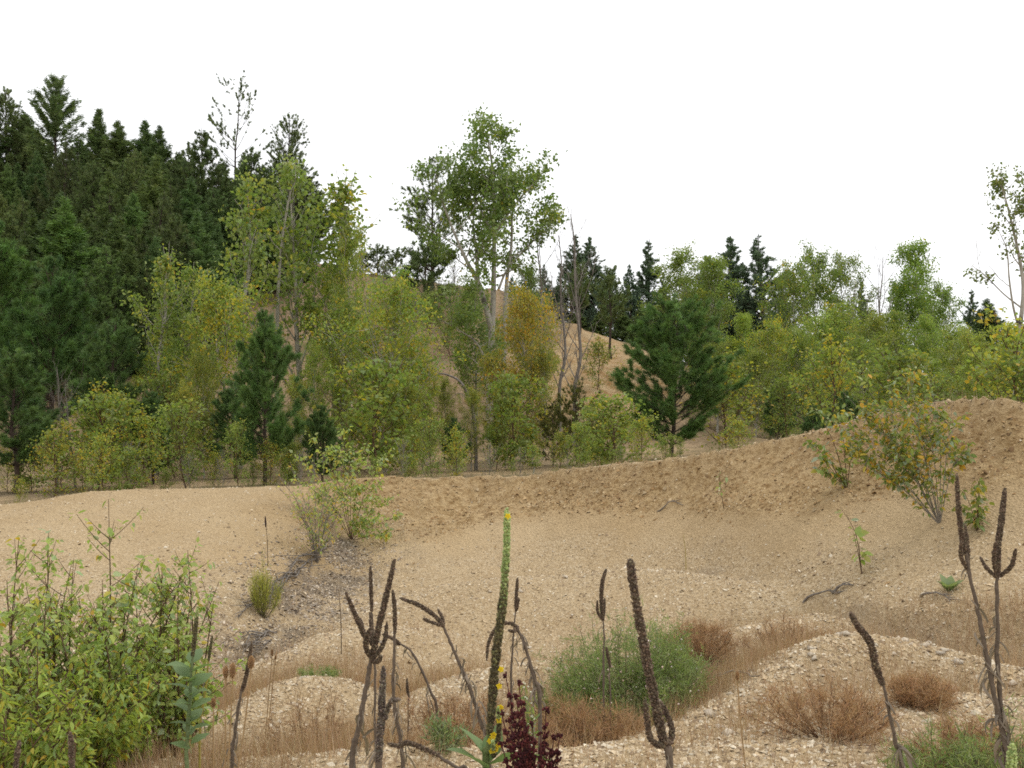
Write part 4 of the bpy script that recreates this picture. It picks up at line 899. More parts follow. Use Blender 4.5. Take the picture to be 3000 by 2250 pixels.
for k, (a, t, d, lb) in enumerate([(110, 1880, 4.6, 'yellow green willow bush at the bottom of the left thicket'), (270, 1900, 4.8, 'yellow green willow bush with pale tips beside the dead mullein spike'), (400, 1900, 5.1, 'darker willow bush under the forked cottonwood sapling'), (10, 1960, 4.3, 'yellow green willow bush at the outer foot of the left thicket'), (190, 2010, 4.3, 'low yellow willow bush in front of the dead mullein spike')]):
    sapling(530 + k, 'willow_bush', lb, a, t, d, stems=8, spread=0.5, leaf=0.038, nleaf=1350, nsingle=130, cols=[(0.29, 0.37, 0.075), (0.34, 0.40, 0.085), (0.23, 0.31, 0.075), (0.4, 0.36, 0.05), (0.48, 0.32, 0.04), (0.27, 0.35, 0.13)], wts=(3, 4, 2.5, 1.0, 0.35, 0.6), narrow=True, side=10)
# bushes on the bank
YB = [(0.21, 0.26, 0.06), (0.26, 0.28, 0.065), (0.17, 0.23, 0.06), (0.42, 0.33, 0.05), (0.5, 0.3, 0.035), (0.3, 0.36, 0.25)]
def ground_at(nx, ny, lo=5.0, hi=19.0):
    ds = np.linspace(lo, hi, 500); pp = np.array([P(nx, ny, q) for q in ds]); z = terrain(pp[:, 0], pp[:, 1])
    k = np.argmax(z > pp[:, 2]); return ds[k]
d = ground_at(2750, 1535); print('bank bush d', d)
sapling(560, 'cottonwood_bush', 'large yellowing cottonwood bush fanning out from the right bank slope', 2650, 1085, d, stems=19, leaf=0.064, nleaf=2900, nsingle=290, cols=YB, wts=(2.5, 2.5, 2, 2.4, 1.0, 2.2), base_nx=2750, side=10, low=0.35,
        tips=[(2650, 1085, d), (2520, 1110, d - 0.2), (2440, 1230, d + 0.1), (2580, 1180, d - 0.5), (2720, 1100, d + 0.3), (2790, 1190, d - 0.2), (2830, 1310, d), (2660, 1080, d - 0.4), (2530, 1290, d - 0.3), (2600, 1120, d + 0.3), (2470, 1150, d + 0.2), (2410, 1220, d - 0.2), (2560, 1380, d - 0.4), (2450, 1290, d - 0.2), (2490, 1210, d), (2500, 1340, d - 0.3), (2560, 1240, d + 0.2), (2620, 1330, d - 0.4)], stem_mat=M_GREY)
d = ground_at(2480, 1430); sapling(561, 'cottonwood_bush', 'small darker cottonwood bush rooted high on the bank beside the large yellowing one', 2450, 1215, d, stems=6, leaf=0.085, nleaf=330, nsingle=90, cols=YB, wts=(3, 2, 3, 1.0, 0.3, 2.4), base_nx=2480, tips=[(2450, 1215, d), (2380, 1190, d), (2360, 1290, d), (2400, 1330, d - 0.2), (2500, 1300, d), (2385, 1370, d - 0.2)], side=6)
d = ground_at(2862, 1555); sapling(562, 'cottonwood_bush', 'small sparse reddish stemmed bush right of the large bank bush', 2870, 1400, d, stems=5, leaf=0.07, nleaf=170, nsingle=60, cols=YB, wts=(3, 2, 3, 1.5, 0.6, 1), base_nx=2862, spread=0.5, side=5)
d = ground_at(1030, 1580); print('mid bush d', d)
sapling(563, 'cottonwood_bush', 'green cottonwood bush hanging over the gully below the rim', 1010, 1250, d, stems=14, leaf=0.066, nleaf=2000, nsingle=270, cols=BL, wts=(3, 2.5, 3, 1.2, 0.3, 2), base_nx=1030, side=13, low=0.3,
        tips=[(1000, 1245, d), (900, 1270, d), (860, 1330, d + 0.3), (1080, 1290, d), (1140, 1330, d), (1120, 1400, d - 0.2), (1180, 1510, d - 0.4), (950, 1300, d + 0.3), (1060, 1420, d - 0.3), (1160, 1450, d - 0.2), (1100, 1520, d - 0.4), (870, 1400, d + 0.2), (900, 1450, d), (1150, 1570, d - 0.5)])
d = ground_at(930, 1650); sapling(564, 'twiggy_bush', 'grey twiggy bush with few leaves standing in the gully', 920, 1330, d, stems=14, leaf=0.055, nleaf=520, nsingle=60, cols=BL, wts=(2, 1.5, 2, 2.5, 1.2, 1), base_nx=930, spread=0.5, side=16, low=0.1, stem_mat=M_DEAD)
d = ground_at(2572, 1655); sapling(565, 'cottonwood_sapling', 'thin leaning sapling with few leaves low on the right bank', 2460, 1485, d, stems=2, leaf=0.09, nleaf=26, nsingle=26, cols=BL, base_nx=2525, spread=0.1, side=3, tips=[(2462, 1485, d), (2500, 1560, d - 0.1)])
d = ground_at(2122, 1495); sapling(566, 'cottonwood_sapling', 'thin dark sapling stem high on the middle of the bank', 2108, 1370, d, stems=1, leaf=0.06, nleaf=16, nsingle=16, cols=BL, base_nx=2122, side=2)
d = ground_at(770, 1805); print('olive d', d)
OLIVE_D = d
for k, (a, y0, t, lf) in enumerate([(2010, 1670, 1565, 0), (785, 1660, 1512, 0), (1000, 1920, 1725, 0)]):
    d = ground_at(a, y0); p0 = P(a, y0, d); acc = Acc(); tp = P(a - 8, t, d) - p0
    tube(acc, curve([np.array([0, 0, -0.04]), tp * 0.5 + [0.01, 0, 0], tp], 10), np.linspace(0.006, 0.003, 10), 5, (0.35, 0.28, 0.08) if k == 0 else (0.12, 0.085, 0.05))
    if k == 1: tube(acc, curve([tp * 0.78, tp], 5), [0.009, 0.014, 0.014, 0.012, 0.005], 6, (0.06, 0.04, 0.03))
    tag(link('dry_weed', acc.mesh('dry_weed', M_STALK, True), None, tuple(p0)), ('single pale yellow dry stem at the foot of the middle bank', 'thin dead mullein stem on the left slope above the olive shrub', 'thin bare brown stem on the gravel beside the candelabra mullein')[k], 'weed')

# ------------------------------------------------------------------ mulleins
DRY_LEAF = []
for v in range(4):
    rng = np.random.default_rng(600 + v); acc = Acc()
    m = 7; tt = np.linspace(0, 1, m); c = np.column_stack([0.25 * np.sin(tt * 2.5 + v), 0.55 * tt - 0.25 * tt ** 2, -0.9 * tt ** 1.4]) ; w = 0.075 * np.sin(np.clip(tt, 0.04, 0.97) * math.pi) ** 0.7
    tw = rng.uniform(-1.5, 1.5) * tt; sx = np.column_stack([np.cos(tw), np.sin(tw), 0.5 * np.sin(tt * 6)])
    V = np.concatenate([c - sx * w[:, None], c + [0, 0.05, 0.03], c + sx * w[:, None]]); i_ = np.arange(m - 1)
    F = np.concatenate([np.stack([i_, i_ + 1, i_ + m + 1, i_ + m], 1), np.stack([i_ + m, i_ + m + 1, i_ + 2 * m + 1, i_ + 2 * m], 1)])
    acc.add(V, F, (0.21, 0.17, 0.13)); DRY_LEAF.append(acc.mesh('dried_leaf', M_DRY, True))
SPK = [(0.11, 0.078, 0.052), (0.155, 0.112, 0.076), (0.075, 0.052, 0.037), (0.2, 0.15, 0.10)]
SPKG = [(0.10, 0.085, 0.045), (0.15, 0.125, 0.06), (0.07, 0.055, 0.03), (0.19, 0.17, 0.075)]
BIGLEAF = leaf_mesh('leaf', 0.6, -0.25)
def spike_mesh(pts, r, rng, cols=SPK, green=0.0, blunt=False):
    r = r * 0.56
    L = np.linalg.norm(np.diff(pts, axis=0), axis=1).sum(); m = max(12, int(L / 0.012)); c = curve(pts, m)
    u = np.linspace(0, 1, m)
    prof = np.interp(u, [0, 0.02, 0.08, 0.35, 0.8, 1.0], [0.08, 0.4, 0.62, 0.95, 1.0, 0.7]) if not blunt else np.interp(u, [0, 0.012, 0.05, 0.5, 1.0], [0.08, 0.55, 0.75, 1.0, 0.9])
    prof = prof * (1 + 0.07 * np.sin(u * 37 + rng.uniform(0, 6)) + rng.normal(0, 0.03, m))
    cc = np.repeat(np.array(cols[0])[None] * 0.9, m, 0)
    if green: gg = sstep(green + 0.12, green - 0.12, u)[:, None]; cc = cc * (1 - gg) + np.array((0.26, 0.33, 0.11)) * gg
    acc = Acc(); tube(acc, c, prof * r * 0.72, 8, np.repeat(cc, 8, 0))
    step = max(0.0030, r * 0.29); nk = int(L / step * (2 * math.pi * r) / (step * 2.2) * 0.62); f = np.sort(rng.random(nk)); k = f * (m - 1); a = np.minimum(k.astype(int), m - 2); fr = (k - a)[:, None]
    pos = c[a] * (1 - fr) + c[a + 1] * fr; t = unit(c[a + 1] - c[a])
    n0 = unit(np.cross(t, [0.3, 1, 0.2])); n1 = np.cross(t, n0); ang = np.arange(nk) * 2.39996 + rng.normal(0, 0.2, nk)
    out = n0 * np.cos(ang)[:, None] + n1 * np.sin(ang)[:, None]; rr = np.interp(f, np.linspace(0, 1, m), prof) * r
    col = palette(rng, nk, cols, [3, 3, 2, 1], 0.2)
    if green:
        gm = sstep(green + 0.12, green - 0.12, f + rng.normal(0, 0.06, nk))[:, None]; col = col * (1 - gm) + palette(rng, nk, [(0.32, 0.39, 0.13), (0.40, 0.46, 0.19), (0.25, 0.32, 0.11)], [1, 1, 1], 0.15) * gm
    knobs(acc, pos + out * (rr * 0.82)[:, None], out * 0.8 - t * 0.5, step * 1.05 * rng.uniform(0.6, 1.5, nk), 1.3, col, rng)
    return acc.mesh('flower_spike', M_STALK)
def mullein(seed, label, d, spks, stems, r, rs=0.011, nleaf=10, cols=SPK, green=0.0, group=None, stem_col=(0.13, 0.10, 0.075), leafy=None, blunt=False):
    """spks: list of (photo polyline tip->base, radius factor, depth offset); stems: list of photo polylines top->bottom"""
    rng = np.random.default_rng(seed)
    last = P(*stems[0][-1], d); g = gz(last[0], d); o = np.array([last[0], d, min(g, last[2]) - 0.03])
    root = thing('mullein', label, 'mullein', tuple(o), group)
    for pl in stems:
        pts = np.array([P(a, b, d) for a, b in pl]) - o
        if pts[-1][2] > 0.05: pts = np.vstack([pts, [pts[-1][0] * 0.3, 0, -0.02]])
        c = curve(pts, max(14, len(pts) * 6)); m = len(c)
        st = Acc(); tube(st, c + np.cumsum(rng.normal(0, 0.0012, c.shape), 0), np.linspace(rs * 0.5, rs * 0.85, m) * rng.uniform(0.85, 1.2, m), 7, stem_col)
        link('stem', st.mesh('stem', M_STALK, True), root)
        for j in range(int(nleaf * 1.7)):
            f = rng.uniform(0.06, 0.98) ** 0.8; k = f * (m - 1); a = int(min(k, m - 2)); p_ = c[a] + (c[a + 1] - c[a]) * (k - a)
            lf = link('dried_leaf', DRY_LEAF[rng.integers(0, 4)], root, tuple(p_)); s_ = rng.uniform(0.035, 0.085) * (0.6 + 0.7 * f)
            lf.scale = (s_ * rng.uniform(0.6, 1.3),) * 2 + (s_ * rng.uniform(0.7, 1.4),); lf.rotation_euler = (rng.normal(0, 0.25), rng.normal(0, 0.25), rng.uniform(0, 6.28)); q = rng.uniform(0.7, 1.35); lf.color = (q, q, q, 1)
    for pl, k, dy in spks:
        pts = np.array([P(a, b, d) for a, b in pl]) - o; pts[:, 1] += np.linspace(dy, 0, len(pts))
        link('flower_spike', spike_mesh(pts, r * k, rng, cols, green, blunt), root)
    if leafy:
        for (a, b, L, az, el) in leafy:
            p_ = P(a, b, d) - o; lf = link('leaf', BIGLEAF, root, tuple(p_)); lf.scale = (L, L, L); lf.rotation_euler = (el, rng.normal(0, 0.2), az); q = rng.uniform(0.85, 1.15); lf.color = (0.16 * q, 0.235 * q, 0.10 * q, 1)
    return root

pr = lambda w, d: w / S / FPX * d          # half width in photo px -> metres
big = mullein(700, 'tall flowering mullein with green tip and one long brown green spike', 3.0, [([(1485, 1492), (1484, 1600), (1476, 1740), (1462, 1850), (1450, 1950), (1442, 2060), (1434, 2150)], 1.0, 0.02), ([(1460, 2055), (1462, 2120), (1456, 2190)], 0.55, -0.05), ([(1444, 2150), (1448, 2190), (1446, 2215)], 0.6, -0.06)],
    [[(1436, 2120), (1430, 2200), (1425, 2250)]], pr(23, 3.0), 0.014, 0, SPKG, 0.3, stem_col=(0.16, 0.19, 0.07), leafy=[(1428, 2225, 0.13, 1.2, 0.9), (1432, 2240, 0.2, -1.5, 0.25), (1426, 2255, 0.17, 2.2, 0.8), (1436, 2230, 0.12, -0.4, 1.1), (1428, 2275, 0.25, 3.0, 0.2), (1428, 2280, 0.24, -2.4, 0.1)])
rng = np.random.default_rng(701); acc = Acc()
o = np.array(big.location); fl = np.array([P(a, b, 2.96) for a, b in [(1488, 1512), (1446, 2152), (1444, 2158), (1455, 2188), (1450, 2196), (1460, 2182), (1442, 2200), (1466, 2072), (1462, 2110), (1436, 2170), (1468, 1960), (1462, 2010)]]) - o
for q in fl:
    for j in range(5):
        an = j * 1.256 + rng.random(); dv = np.array([math.cos(an), -0.5, math.sin(an)]); ovates(acc, q[None], dv[None], np.array([[0, -1.0, 0.2]]), 0.011, 0.010, np.array([[0.72, 0.55, 0.03]]))
link('flowers', acc.mesh('flowers', M_LEAF), big)
mullein(702, 'thick dead mullein spike with two short upturned arms at its base', 2.7, [([(1848, 1642), (1858, 1720), (1880, 1850), (1904, 1980), (1926, 2090), (1946, 2180)], 1.0, 0.02), ([(1882, 2035), (1890, 2090), (1900, 2150), (1925, 2178), (1945, 2182)], 0.62, -0.05), ([(1943, 2072), (1962, 2110), (1974, 2150), (1965, 2178), (1950, 2184)], 0.62, 0.05)], [[(1946, 2170), (1958, 2215), (1968, 2255)]], pr(25, 2.7), 0.013, 4, blunt=True)
mullein(703, 'dead mullein with crooked bent spike and knobbly bare lower stem', 3.0, [([(1482 + 1000, 1790), (2506, 1830), (2545, 1880), (2562, 1945), (2585, 2005)], 1.0, -0.03)], [[(2582, 1995), (2600, 2060), (2618, 2130), (2630, 2190), (2642, 2255)]], pr(19, 3.0), 0.008, 16)
mullein(704, 'dead mullein with two tall branched stems and shaggy dried leaves', 3.6, [([(2803, 1388), (2808, 1490), (2818, 1570), (2828, 1625)], 0.85, 0.0), ([(2797, 1580), (2806, 1625), (2832, 1668)], 0.6, -0.05), ([(2845, 1540), (2844, 1600), (2836, 1660)], 0.55, 0.05),
    ([(2956, 1433), (2944, 1510), (2928, 1600), (2922, 1690)], 1.0, 0.03), ([(2894, 1580), (2900, 1630), (2918, 1680)], 0.6, -0.06), ([(2895, 1640), (2902, 1668), (2918, 1690)], 0.55, 0.06), ([(2960, 1603), (2955, 1655), (2930, 1688)], 0.65, -0.04), ([(2940, 1615), (2938, 1650), (2926, 1685)], 0.55, 0.06)],
    [[(2828, 1620), (2838, 1680), (2862, 1800), (2885, 1920), (2905, 2030), (2930, 2150), (2948, 2250)], [(2922, 1685), (2919, 1780), (2921, 1900), (2932, 2040), (2942, 2150), (2950, 2250)]], pr(16, 3.6), 0.012, 34)
mullein(705, 'small green mullein spike beside the two stemmed dead mullein', 2.5, [([(2966, 2180), (2964, 2240), (2960, 2310)], 1.0, 0.0)], [[(2960, 2300), (2960, 2380)]], pr(26, 2.5), 0.012, 0, SPKG, 1.3, stem_col=(0.16, 0.22, 0.08))
mullein(706, 'dead candelabra mullein with many upright arms round one tall spike', 3.4, [([(1156, 1638), (1138, 1720), (1116, 1810), (1098, 1890), (1088, 1935)], 1.0, 0.0), ([(1022, 1726), (1040, 1780), (1062, 1840), (1080, 1885)], 0.7, -0.06), ([(1046, 1824), (1058, 1850), (1076, 1885)], 0.6, 0.07), ([(1074, 1812), (1082, 1850), (1088, 1890)], 0.55, 0.09), ([(1096, 1822), (1080, 1860), (1076, 1890), (1084, 1925)], 0.75, -0.09), ([(1128, 1832), (1124, 1880), (1110, 1910), (1092, 1930)], 0.65, 0.05), ([(1122, 1910), (1112, 1930), (1092, 1940)], 0.7, -0.05)],
    [[(1088, 1920), (1078, 1980), (1065, 2060), (1050, 2150), (1032, 2255)]], pr(17, 3.4), 0.014, 16)
mullein(707, 'thick short dead mullein with one drooping side arm', 2.9, [([(1124, 1950), (1120, 2030), (1116, 2120), (1110, 2200), (1108, 2235)], 1.0, 0.0), ([(1178, 2034), (1152, 2042), (1138, 2070), (1128, 2110)], 0.6, -0.05)], [[(1109, 2225), (1106, 2255)]], pr(20, 2.9), 0.012, 6, [(0.13, 0.105, 0.08), (0.18, 0.145, 0.11), (0.08, 0.06, 0.05), (0.22, 0.18, 0.14)])
mullein(708, 'thin dead mullein with single straight spike behind the candelabra mullein', 5.0, [([(1085, 1658), (1087, 1720), (1089, 1790)], 1.0, 0.0)], [[(1089, 1785), (1094, 1850), (1095, 1960), (1097, 2120)]], pr(10, 5.0), 0.008, 8)
mullein(709, 'dead mullein with short upright spike and grey shaggy stem', 4.6, [([(1150, 1728), (1156, 1780), (1157, 1855)], 1.0, 0.0)], [[(1157, 1850), (1158, 1920), (1156, 2010), (1165, 2100), (1182, 2200)]], pr(11, 4.6), 0.012, 26)
mullein(710, 'arching dead mullein with three pronged tip', 3.8, [([(1172, 1752), (1225, 1772), (1275, 1805), (1300, 1836)], 1.0, 0.0), ([(1244, 1804), (1262, 1818), (1298, 1834)], 0.75, -0.05), ([(1280, 1794), (1294, 1812), (1300, 1834)], 0.65, 0.05)], [[(1299, 1832), (1325, 1880), (1350, 1935), (1378, 1995), (1402, 2055), (1425, 2120), (1445, 2190)]], pr(11, 3.8), 0.010, 26)
mullein(711, 'small arching dead mullein leaning over with stubby tip', 6.0, [([(1120, 1858), (1145, 1868), (1172, 1885)], 1.0, 0.0), ([(1150, 1890), (1172, 1888)], 0.8, 0.05)], [[(1170, 1884), (1205, 1912), (1238, 1975), (1258, 2030), (1274, 2075)]], pr(9, 6.0), 0.011, 14)
mullein(712, 'dead mullein with short forked spike behind the flowering one', 6.0, [([(1516, 1693), (1513, 1740), (1511, 1785)], 1.0, 0.0), ([(1521, 1748), (1516, 1775), (1511, 1790)], 0.7, -0.04)], [[(1511, 1780), (1507, 1850), (1503, 1920), (1500, 1990)]], pr(9, 6.0), 0.009, 10)
mullein(713, 'dead mullein whose spike droops over in a hook behind the flowering one', 4.2, [([(1426, 1934), (1430, 1890), (1446, 1850), (1470, 1828), (1495, 1826), (1518, 1838)], 1.0, 0.0), ([(1490, 1838), (1505, 1846), (1520, 1840)], 0.9, -0.05)], [[(1516, 1834), (1535, 1875), (1552, 1930), (1565, 1985), (1578, 2060)]], pr(9, 4.2), 0.011, 24)
mullein(714, 'slim dead mullein with curved fork standing in the green weed bush', 6.0, [([(1776, 1668), (1764, 1710), (1762, 1760), (1766, 1818)], 1.0, 0.0), ([(1748, 1755), (1750, 1790), (1764, 1816)], 0.65, -0.05), ([(1774, 1758), (1771, 1790), (1767, 1815)], 0.65, 0.05)], [[(1766, 1815), (1769, 1880), (1768, 1990)]], pr(11, 6.0), 0.008, 5)
mullein(715, 'tiny dead mullein spike beside the slim forked one in the weed bush', 6.0, [([(1776, 1896), (1782, 1925), (1787, 1955)], 1.0, 0.0)], [[(1786, 1950), (1786, 2010)]], pr(8, 6.0), 0.006, 2)
mullein(716, 'leaning dead mullein with dark tapering spike beside the teasels', 4.5, [([(738, 1880), (728, 1945), (718, 1995), (708, 2025)], 1.0, 0.0)], [[(709, 2015), (700, 2080), (690, 2150), (682, 2225)]], pr(11, 4.5), 0.011, 14)
mullein(717, 'mullein with brown spike above grey green leafy stem at the edge of the left thicket', 4.6, [([(578, 1784), (572, 1850), (564, 1925)], 1.0, 0.0)], [[(564, 1915), (558, 2000), (550, 2100), (545, 2220)]], pr(11, 4.6), 0.012, 0, SPKG, 0.15, stem_col=(0.16, 0.2, 0.09),
    leafy=[(560 - (k % 2) * 3, 1945 + k * 13, 0.13 - 0.002 * k, k * 2.4, 0.55) for k in range(20)])
mullein(718, 'thin mullein with yellowed stem beside the grey green leafy one', 4.8, [([(622, 1862), (616, 1900), (611, 1935)], 1.0, 0.0)], [[(611, 1930), (604, 1990), (594, 2060), (585, 2150)]], pr(7, 4.8), 0.007, 3, SPKG, stem_col=(0.3, 0.25, 0.06))
mullein(719, 'stout dead mullein spike rising in front of the willow bushes', 3.0, [([(206, 2145), (208, 2190), (212, 2270)], 1.0, 0.0)], [[(212, 2260), (214, 2330)]], pr(14, 3.0), 0.011, 2)
mullein(720, 'dead mullein spike tip in the yellow green willow at the outer end', 3.0, [([(58, 2168), (50, 2210), (44, 2270)], 1.0, 0.0)], [[(44, 2260), (42, 2330)]], pr(12, 3.0), 0.01, 2)
mullein(721, 'fallen dead mullein lying low with bent spike', 3.3, [([(1137, 2178), (1165, 2186), (1190, 2176), (1230, 2188), (1285, 2214)], 1.0, 0.0)], [[(1282, 2212), (1310, 2232), (1345, 2254), (1375, 2300)]], pr(13, 3.3), 0.009, 9)
mullein(722, 'stubby dead mullein stick in the dry grass beside the small arching one', 6.5, [([(1192, 1988), (1194, 2020), (1197, 2040)], 1.0, 0.0)], [[(1197, 2035), (1197, 2070)]], pr(7, 6.5), 0.008, 2)

# rosette on the bank
d = ground_at(2780, 1735); p0 = P(2780, 1735, d); ro = thing('mullein', 'low pale green mullein rosette flat on the right slope', 'mullein', (p0[0], d, gz(p0[0], d)))
for k in range(9):
    lf = link('leaf', BIGLEAF, ro); q = 0.15 + 0.02 * (k % 3); lf.scale = (q, q, q); lf.rotation_euler = (0.75 + 0.05 * k, 0, k * 2.4); lf.color = (0.21, 0.27, 0.12, 1)

# ------------------------------------------------------------------ teasels
def teasel(seed, label, head, d, hw, hh, foot):
    rng = np.random.default_rng(seed); ft = P(*foot, d); g = gz(ft[0], d); o = np.array([ft[0], d, g - 0.03]); top = P(*head, d) - o
    root = thing('teasel', label, 'teasel', tuple(o)); st = Acc(); fp = ft - o
    hh_ = pr(hh, d); hw_ = pr(hw, d); b_ = top - [0, 0, hh_]
    tube(st, curve([np.zeros(3), fp * 0.5 if fp[2] > 0.3 else b_ * 0.3, b_ * 0.6 + fp * 0.1, b_], 14), 0.0032, 5, (0.33, 0.22, 0.11)); link('stem', st.mesh('stem', M_STALK, True), root)
    hd = Acc(); m = 9; tt = np.linspace(-1, 1, m); c = top + np.column_stack([tt * 0.002, tt * 0, tt * hh_]); tube(hd, c, hw_ * 0.75 * np.sqrt(np.clip(1 - tt ** 2, 0.02, 1)) * (1 - 0.15 * tt), 8, (0.22, 0.13, 0.065))
    n = 420; z = rng.uniform(-1, 1, n); ang = np.arange(n) * 2.4; rr = np.sqrt(np.clip(1 - z ** 2, 0.03, 1)); out = np.column_stack([np.cos(ang) * rr, np.sin(ang) * rr, z * 0.6 + 0.35])
    pos = top + np.column_stack([np.cos(ang) * rr * hw_ * 0.7, np.sin(ang) * rr * hw_ * 0.7, z * hh_]); spikes(hd, pos, out, hw_ * 0.5, 0.0028, palette(rng, n, [(0.46, 0.29, 0.14), (0.36, 0.2, 0.09), (0.55, 0.38, 0.2)], [1, 1, 1]), rng)
    link('seed_head', hd.mesh('seed_head', M_STALK), root); br = Acc()
    for k in range(7): spikes(br, np.array([b_ + [0, 0, 0.004]]), np.array([[math.cos(k * 0.9), math.sin(k * 0.9), 0.9]]), hw_ * 2.2, 0.004, (0.35, 0.24, 0.12), rng)
    link('bracts', br.mesh('bracts', M_STALK), root)
for k, (lb, hd, d, hw, hh, ft) in enumerate([('largest teasel head on a pale stem', (682, 1966), 4.4, 10, 21, (665, 2200)), ('smaller teasel head pressed against the largest one', (661, 1970), 4.4, 8, 17, (660, 2210)), ('teasel head in front of the leaning dead mullein', (736, 1941), 4.3, 10, 17, (690, 2200)), ('short teasel standing before the pale gravel ridge', (625, 2059), 4.6, 8, 13, (625, 2200)), ('tiny far teasel head above the left trough', (797, 1912), 7.2, 4, 9, (775, 2130)), ('lower tiny far teasel beside the other tiny one', (807, 1926), 7.2, 3, 6, (780, 2130)), ('single thistle head on a thin stem before the right gravel ridge', (2160, 1980), 4.2, 6, 13, (2195, 2240))]):
    teasel(740 + k, lb, hd, d, hw, hh, ft)

# ------------------------------------------------------------------ dark red dock
rng = np.random.default_rng(760); d = 2.8; bp = P(1580, 2330, d); o = np.array([bp[0], d, gz(bp[0], d) - 0.02])
dock = thing('dock_plant', 'dark red dock with seed clusters on branching stems', 'plant', tuple(o)); st, sd_ = Acc(), Acc()
tips = [(1482, 1978), (1512, 2040), (1520, 2000), (1492, 2110), (1535, 2080), (1470, 2090), (1600, 2075), (1560, 2120), (1585, 2150), (1622, 2160), (1640, 2155), (1545, 2170), (1610, 2200), (1470, 2180), (1520, 2160)]
for k, (a, b) in enumerate(tips):
    tp = P(a, b, d + rng.uniform(-0.12, 0.12)) - o; mid = np.array([tp[0] * 0.25, tp[1] * 0.3, tp[2] * 0.55]); c = curve([np.zeros(3), mid, tp], 30); tube(st, c, np.linspace(0.005, 0.0015, 30), 5, (0.09, 0.03, 0.025))
    n = 420; f = rng.uniform(0.36, 1.0, n); q = f * 29; i_ = np.minimum(q.astype(int), 28); whorl = np.round(f * 26) / 26
    pos = c[np.minimum((whorl * 29).astype(int), 29)] + rng.normal(0, 1, (n, 3)) * (0.0068 * (1.35 - f * 0.8))[:, None]
    knobs(sd_, pos, rng.normal(0, 1, (n, 3)), 0.0042 * rng.uniform(0.7, 1.4, n), 1.0, palette(rng, n, [(0.055, 0.012, 0.013), (0.085, 0.018, 0.018), (0.035, 0.009, 0.01), (0.13, 0.035, 0.03)], [4, 3, 3, 1], 0.25), rng)
link('stems', st.mesh('stems', M_STALK, True), dock); link('seed_clusters', sd_.mesh('seed_clusters', M_STALK), dock)
# pale flowered weed behind it
d = 3.3; bp = P(1555, 2300, d); o = np.array([bp[0], d, gz(bp[0], d) - 0.02]); wd = thing('flowering_weed', 'thin pale green weed with small whitish flowers behind the dark red dock', 'plant', tuple(o)); st, lf, fw = Acc(), Acc(), Acc()
for a, b in ((1538, 2008), (1545, 2040), (1556, 2070), (1532, 2090), (1562, 2110)):
    tp = P(a, b, d) - o; c = curve([np.zeros(3), tp * 0.5 + [0.01, 0, 0.02], tp], 16); tube(st, c, np.linspace(0.004, 0.0015, 16), 4, (0.2, 0.24, 0.1))
    n = 26; f = rng.integers(3, 16, n); ovates(lf, c[f], rng.normal(0, 1, (n, 3)), rng.normal(0, 1, (n, 3)), 0.035, 0.009, palette(rng, n, [(0.2, 0.26, 0.1), (0.28, 0.3, 0.1)], [1, 1])); n = 9
    knobs(fw, c[rng.integers(11, 16, n)] + rng.normal(0, 0.008, (n, 3)), rng.normal(0, 1, (n, 3)), 0.004, 1.0, (0.6, 0.6, 0.45), rng)
link('stems', st.mesh('stems', M_STALK, True), wd); link('leaves', lf.mesh('leaves', M_LEAF), wd); link('flowers', fw.mesh('flowers', M_STALK), wd)

# ------------------------------------------------------------------ weed bushes and dry shrubs
def weed(seed, name, label, nx, top, d, rad, cols, n=9000, nl=0.045, nw=0.0055, stems=60, fluff=0, up=0.7, group=None, h=None, stem_col=(0.14, 0.12, 0.07), mat=M_LEAF, flat=1.0):
    rng = np.random.default_rng(seed); tp = P(nx, top, d); g = gz(tp[0], d); H = h or tp[2] - g; o = np.array([tp[0], d, g - 0.02]); root = thing(name, label, 'bush', tuple(o), group); st, lf, fw = Acc(), Acc(), Acc(); A = []; D_ = []
    for k in range(stems):
        az = rng.uniform(0, 6.28); r = rad * math.sqrt(rng.random()); hh = H * (1 - 0.55 * (r / rad) ** 2) * rng.uniform(0.65, 1.05); e = np.array([math.cos(az) * r, math.sin(az) * r * flat, hh]); c = curve([np.array([e[0] * 0.15, e[1] * 0.15, 0]), np.array([e[0] * 0.7, e[1] * 0.7, hh * 0.5]), e], 12)
        tube(st, c, np.linspace(0.004, 0.0012, 12), 3, stem_col); A.append(c[3:]); D_.append(unit(np.gradient(c, axis=0))[3:])
        for j in range(5):
            s0 = c[rng.integers(4, 11)]; dv = unit(np.array([0, 0, up]) + rng.normal(0, 0.6, 3)); l2 = H * rng.uniform(0.1, 0.28); b_ = s0 + dv * l2 * np.linspace(0, 1, 5)[:, None]; tube(st, b_, np.linspace(0.002, 0.0009, 5), 3, stem_col); A.append(b_[1:]); D_.append(np.repeat(dv[None], 4, 0))
    A = np.concatenate(A); D_ = np.concatenate(D_); i_ = rng.integers(0, len(A), n)
    spikes(lf, A[i_] + rng.normal(0, 0.018, (n, 3)), D_[i_] * up + rng.normal(0, 0.55, (n, 3)), nl * rng.uniform(0.6, 1.4, n), nw, palette(rng, n, cols, [1] * len(cols), 0.22), rng)
    link('stems', st.mesh('stems', M_STALK), root); tag(link('foliage', lf.mesh('foliage', mat), root), kind='stuff')
    if fluff:
        q = A[rng.integers(0, len(A), fluff)]; q = q + rng.normal(0, 0.02, q.shape) + [0, -0.02, 0.03]; knobs(fw, q, rng.normal(0, 1, (fluff, 3)), 0.0075 * rng.uniform(0.6, 1.3, fluff), 1.0, palette(rng, fluff, [(0.6, 0.5, 0.42), (0.5, 0.38, 0.3)], [1, 1]), rng); link('seed_fluff', fw.mesh('seed_fluff', M_STALK), root)
    return root
